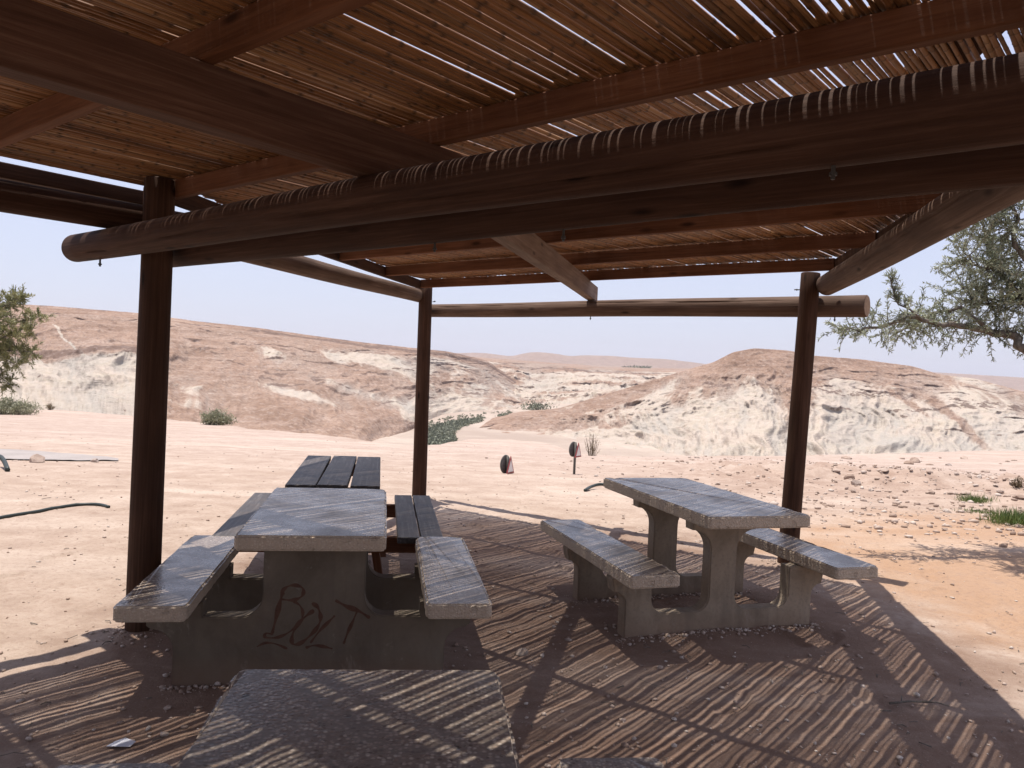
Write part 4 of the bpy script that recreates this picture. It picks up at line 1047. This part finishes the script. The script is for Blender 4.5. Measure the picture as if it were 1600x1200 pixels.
rock(58, 722, 30, 'white angular rock on the near edge of the grey road', None, 2)
rock(147, 722, 16, 'brown squat rock at the right end of the grey road', None, 1)
rock(24, 720, 12, 'small pale flat stone beside the white rock on the road', None, 3, .5)
rock(1000, 752, 74, 'broad flat white slab showing behind the right table', None, 4, .35)
rock(1121, 757, 11, 'rounded stone just beyond the far end of the right table', None, 5)
rock(1322, 717, 16, 'brown boulder on the rubble skyline right of the right post', None, 6)
rock(1290, 790, 16, 'pale flat stone lying on the orange sand right of the post', None, 7, .5)
rock(1364, 795, 11, 'pale rounded stone alone on the orange sand', None, 0, .8)
rock(1480, 801, 15, 'grey white stone beside the creeping grass', None, 1)
rock(1592, 824, 22, 'dark grey boulder in the tree shade at the right edge', None, 3)
rock(1477, 829, 12, 'pale stone left of the tree shade', None, 5)
rock(1517, 828, 18, 'flat white stone at the tip of the tree shade', None, 6, .4)
rock(815, 1022, 22, 'dusty stone on the striped ground between the two front tables', None, 2)
n_ = 0
while n_ < 74:
    x = rs.uniform(1225, 1640); y = rs.uniform(712, 772) + (x-1300)*.02
    if x < 1300 and rs.random() < .6: continue
    w_ = float(np.clip(rs.lognormal(2.15, .45), 5, 26)); n_ += 1
    rock(x, y, w_, 'sunlit limestone rock in the rubble bank right of the right post', 'rocks of the rubble bank', None, rs.uniform(.7, 1.1))
for k in range(26):
    rock(rs.uniform(850, 1225), rs.uniform(712, 745), float(rs.uniform(5, 11)), 'small limestone stone on the rim between the sign post and the right post', 'stones on the plateau rim', None, .8)
# loose pebbles and clods: one mass
PB = [rock_mesh(50+k, 1) for k in range(5)]
pv = []
for m in PB:
    a = np.zeros(len(m.vertices)*3); m.vertices.foreach_get('co', a); f = np.array([tuple(p.vertices) for p in m.polygons]); pv.append((a.reshape(-1, 3), f))
def pebbles(n, xs, ys, smin, smax, rot_seed, sink=.2):
    V, F, T = [], [], []; off = 0
    z = ground_z(xs, ys)
    for i in range(n):
        a, f = pv[i % 5]; s = smin*(smax/smin)**(rs.random()**2.2); q = rs.uniform(0, 6.3); c_, s_ = math.cos(q), math.sin(q)
        A = a*s*rs.uniform(.7, 1.2, 3); V.append(np.stack([A[:, 0]*c_-A[:, 1]*s_+xs[i], A[:, 0]*s_+A[:, 1]*c_+ys[i], A[:, 2]+z[i]+s*sink], 1)); F.append(f+off); off += len(a); T.append(np.full(len(a), rs.random()))
    m = npmesh('gravel', np.concatenate(V), np.concatenate(F), M_stone, False); attr(m, 'tone', np.concatenate(T))
    return link('gravel', m, None, None, 'stuff')
N_ = 7000
d_ = np.exp(rs.uniform(math.log(1.8), math.log(26), N_)); az_ = rs.uniform(-.72, .72, N_); X_ = d_*np.sin(az_); Y_ = d_*np.cos(az_)
pebbles(N_, X_, Y_, .004, .022, 1)
N_ = 2600; d_ = rs.uniform(9, 24, N_); az_ = rs.normal(.50, .16, N_); pebbles(N_, d_*np.sin(az_), d_*np.cos(az_), .014, .06, 2)
# crumbled soil heaped along the feet of the tables
fx_, fy_ = [], []
for mwx, legs_ in ((mw1, (.335, 1.0)), (mw2, (.40, 1.12))):
    for y in legs_:
        for k in range(420):
            u = rs.uniform(-.68, .68); w_ = abs(rs.normal())*.05+.05; p = mwx @ Vector((u, y-w_ if rs.random() < .7 else y+w_, 0)); fx_.append(p.x); fy_.append(p.y)
for c_, p_ in ((2.03, -4.2), (6.44, -6.65), (6.45, -2.3), (2.04, .17)):
    q = cp(c_, p_, 0)
    for k in range(160):
        a_ = rs.uniform(0, 6.3); d_ = .1+abs(rs.normal())*.06; fx_.append(q.x+d_*math.cos(a_)); fy_.append(q.y+d_*math.sin(a_))
pebbles(len(fx_), np.array(fx_), np.array(fy_), .004, .018, 3)
# twigs and leaf litter
V, F = [], []
for k in range(420):
    d = math.exp(rs.uniform(math.log(2), math.log(11))); a = rs.uniform(-.6, .66); x, y = d*math.sin(a), d*math.cos(a); q = rs.uniform(0, 6.3); L = rs.uniform(.015, .06)*(1+2*(rs.random() < .05))
    z = float(ground_z(x, y)); v, f = tube([(x, y, z+.004), (x+L*.5*math.cos(q), y+L*.5*math.sin(q), z+.009), (x+L*math.cos(q+.3), y+L*math.sin(q+.3), z+.005)], rs.uniform(.001, .0028), 4)
    o = len(V); V += v; F += [tuple(i+o for i in c_) for c_ in f]
m = pymesh('twig_litter', V, F, M_bark); link('twig_litter', m, None, None, 'stuff')
g = on_ground(1390, 1103); tb = [([(0, 0, .012), (.10, .02, .018), (.2, .03, .014), (.27, .10, .02)], [.006, .005, .004, .002], 6), ([(.16, .028, .016), (.22, -.01, .03), (.27, -.02, .02)], .003, 5), ([(.06, .01, .016), (.08, .05, .03)], .003, 5)]
V, F = merge_tubes(tb); tag(link('dry_branch', pymesh('dry_branch', V, F, M_bark, True), Matrix.Translation(g)), 'forked dry branch lying on the striped shade at lower right', 'branch')
g = on_ground(188, 1166); b = NB('white paper'); M_pap = b.done((.62, .62, .66), .7)
V = [(-.045, -.02, .008), (.0, -.028, .014), (.045, -.016, .009), (.05, .02, .012), (.005, .03, .02), (-.03, .018, .01)]
tag(link('paper_scrap', pymesh('paper_scrap', V+[(x, y, z-.0015) for x, y, z in V], [(0, 1, 4, 5), (1, 2, 3, 4), (11, 10, 7, 6), (10, 9, 8, 7)]+[(i, i+6, (i+1) % 6+6, (i+1) % 6) for i in range(6)], M_pap), Matrix.Translation(g)), 'scrap of white paper on the ground at lower left', 'paper')

# ------------------------------------------------------------------ dusty air
hm = bpy.data.materials.new('haze'); hm.use_nodes = True; t_ = hm.node_tree; t_.nodes.remove(t_.nodes['Principled BSDF'])
pv_ = t_.nodes.new('ShaderNodeVolumePrincipled'); pv_.inputs['Color'].default_value = (.93, .93, 1.0, 1); pv_.inputs['Density'].default_value = 6e-5; pv_.inputs['Anisotropy'].default_value = .3
t_.links.new(pv_.outputs[0], t_.nodes['Material Output'].inputs['Volume'])
bm = bmesh.new(); bmesh.ops.create_cube(bm, size=1)
for v in bm.verts: v.co = Vector((v.co.x*28000, v.co.y*28000, -46 if v.co.z < 0 else 420))
m = bpy.data.meshes.new('haze'); bm.to_mesh(m); bm.free(); m.materials.append(hm)
link('haze', m, None, None, 'stuff')
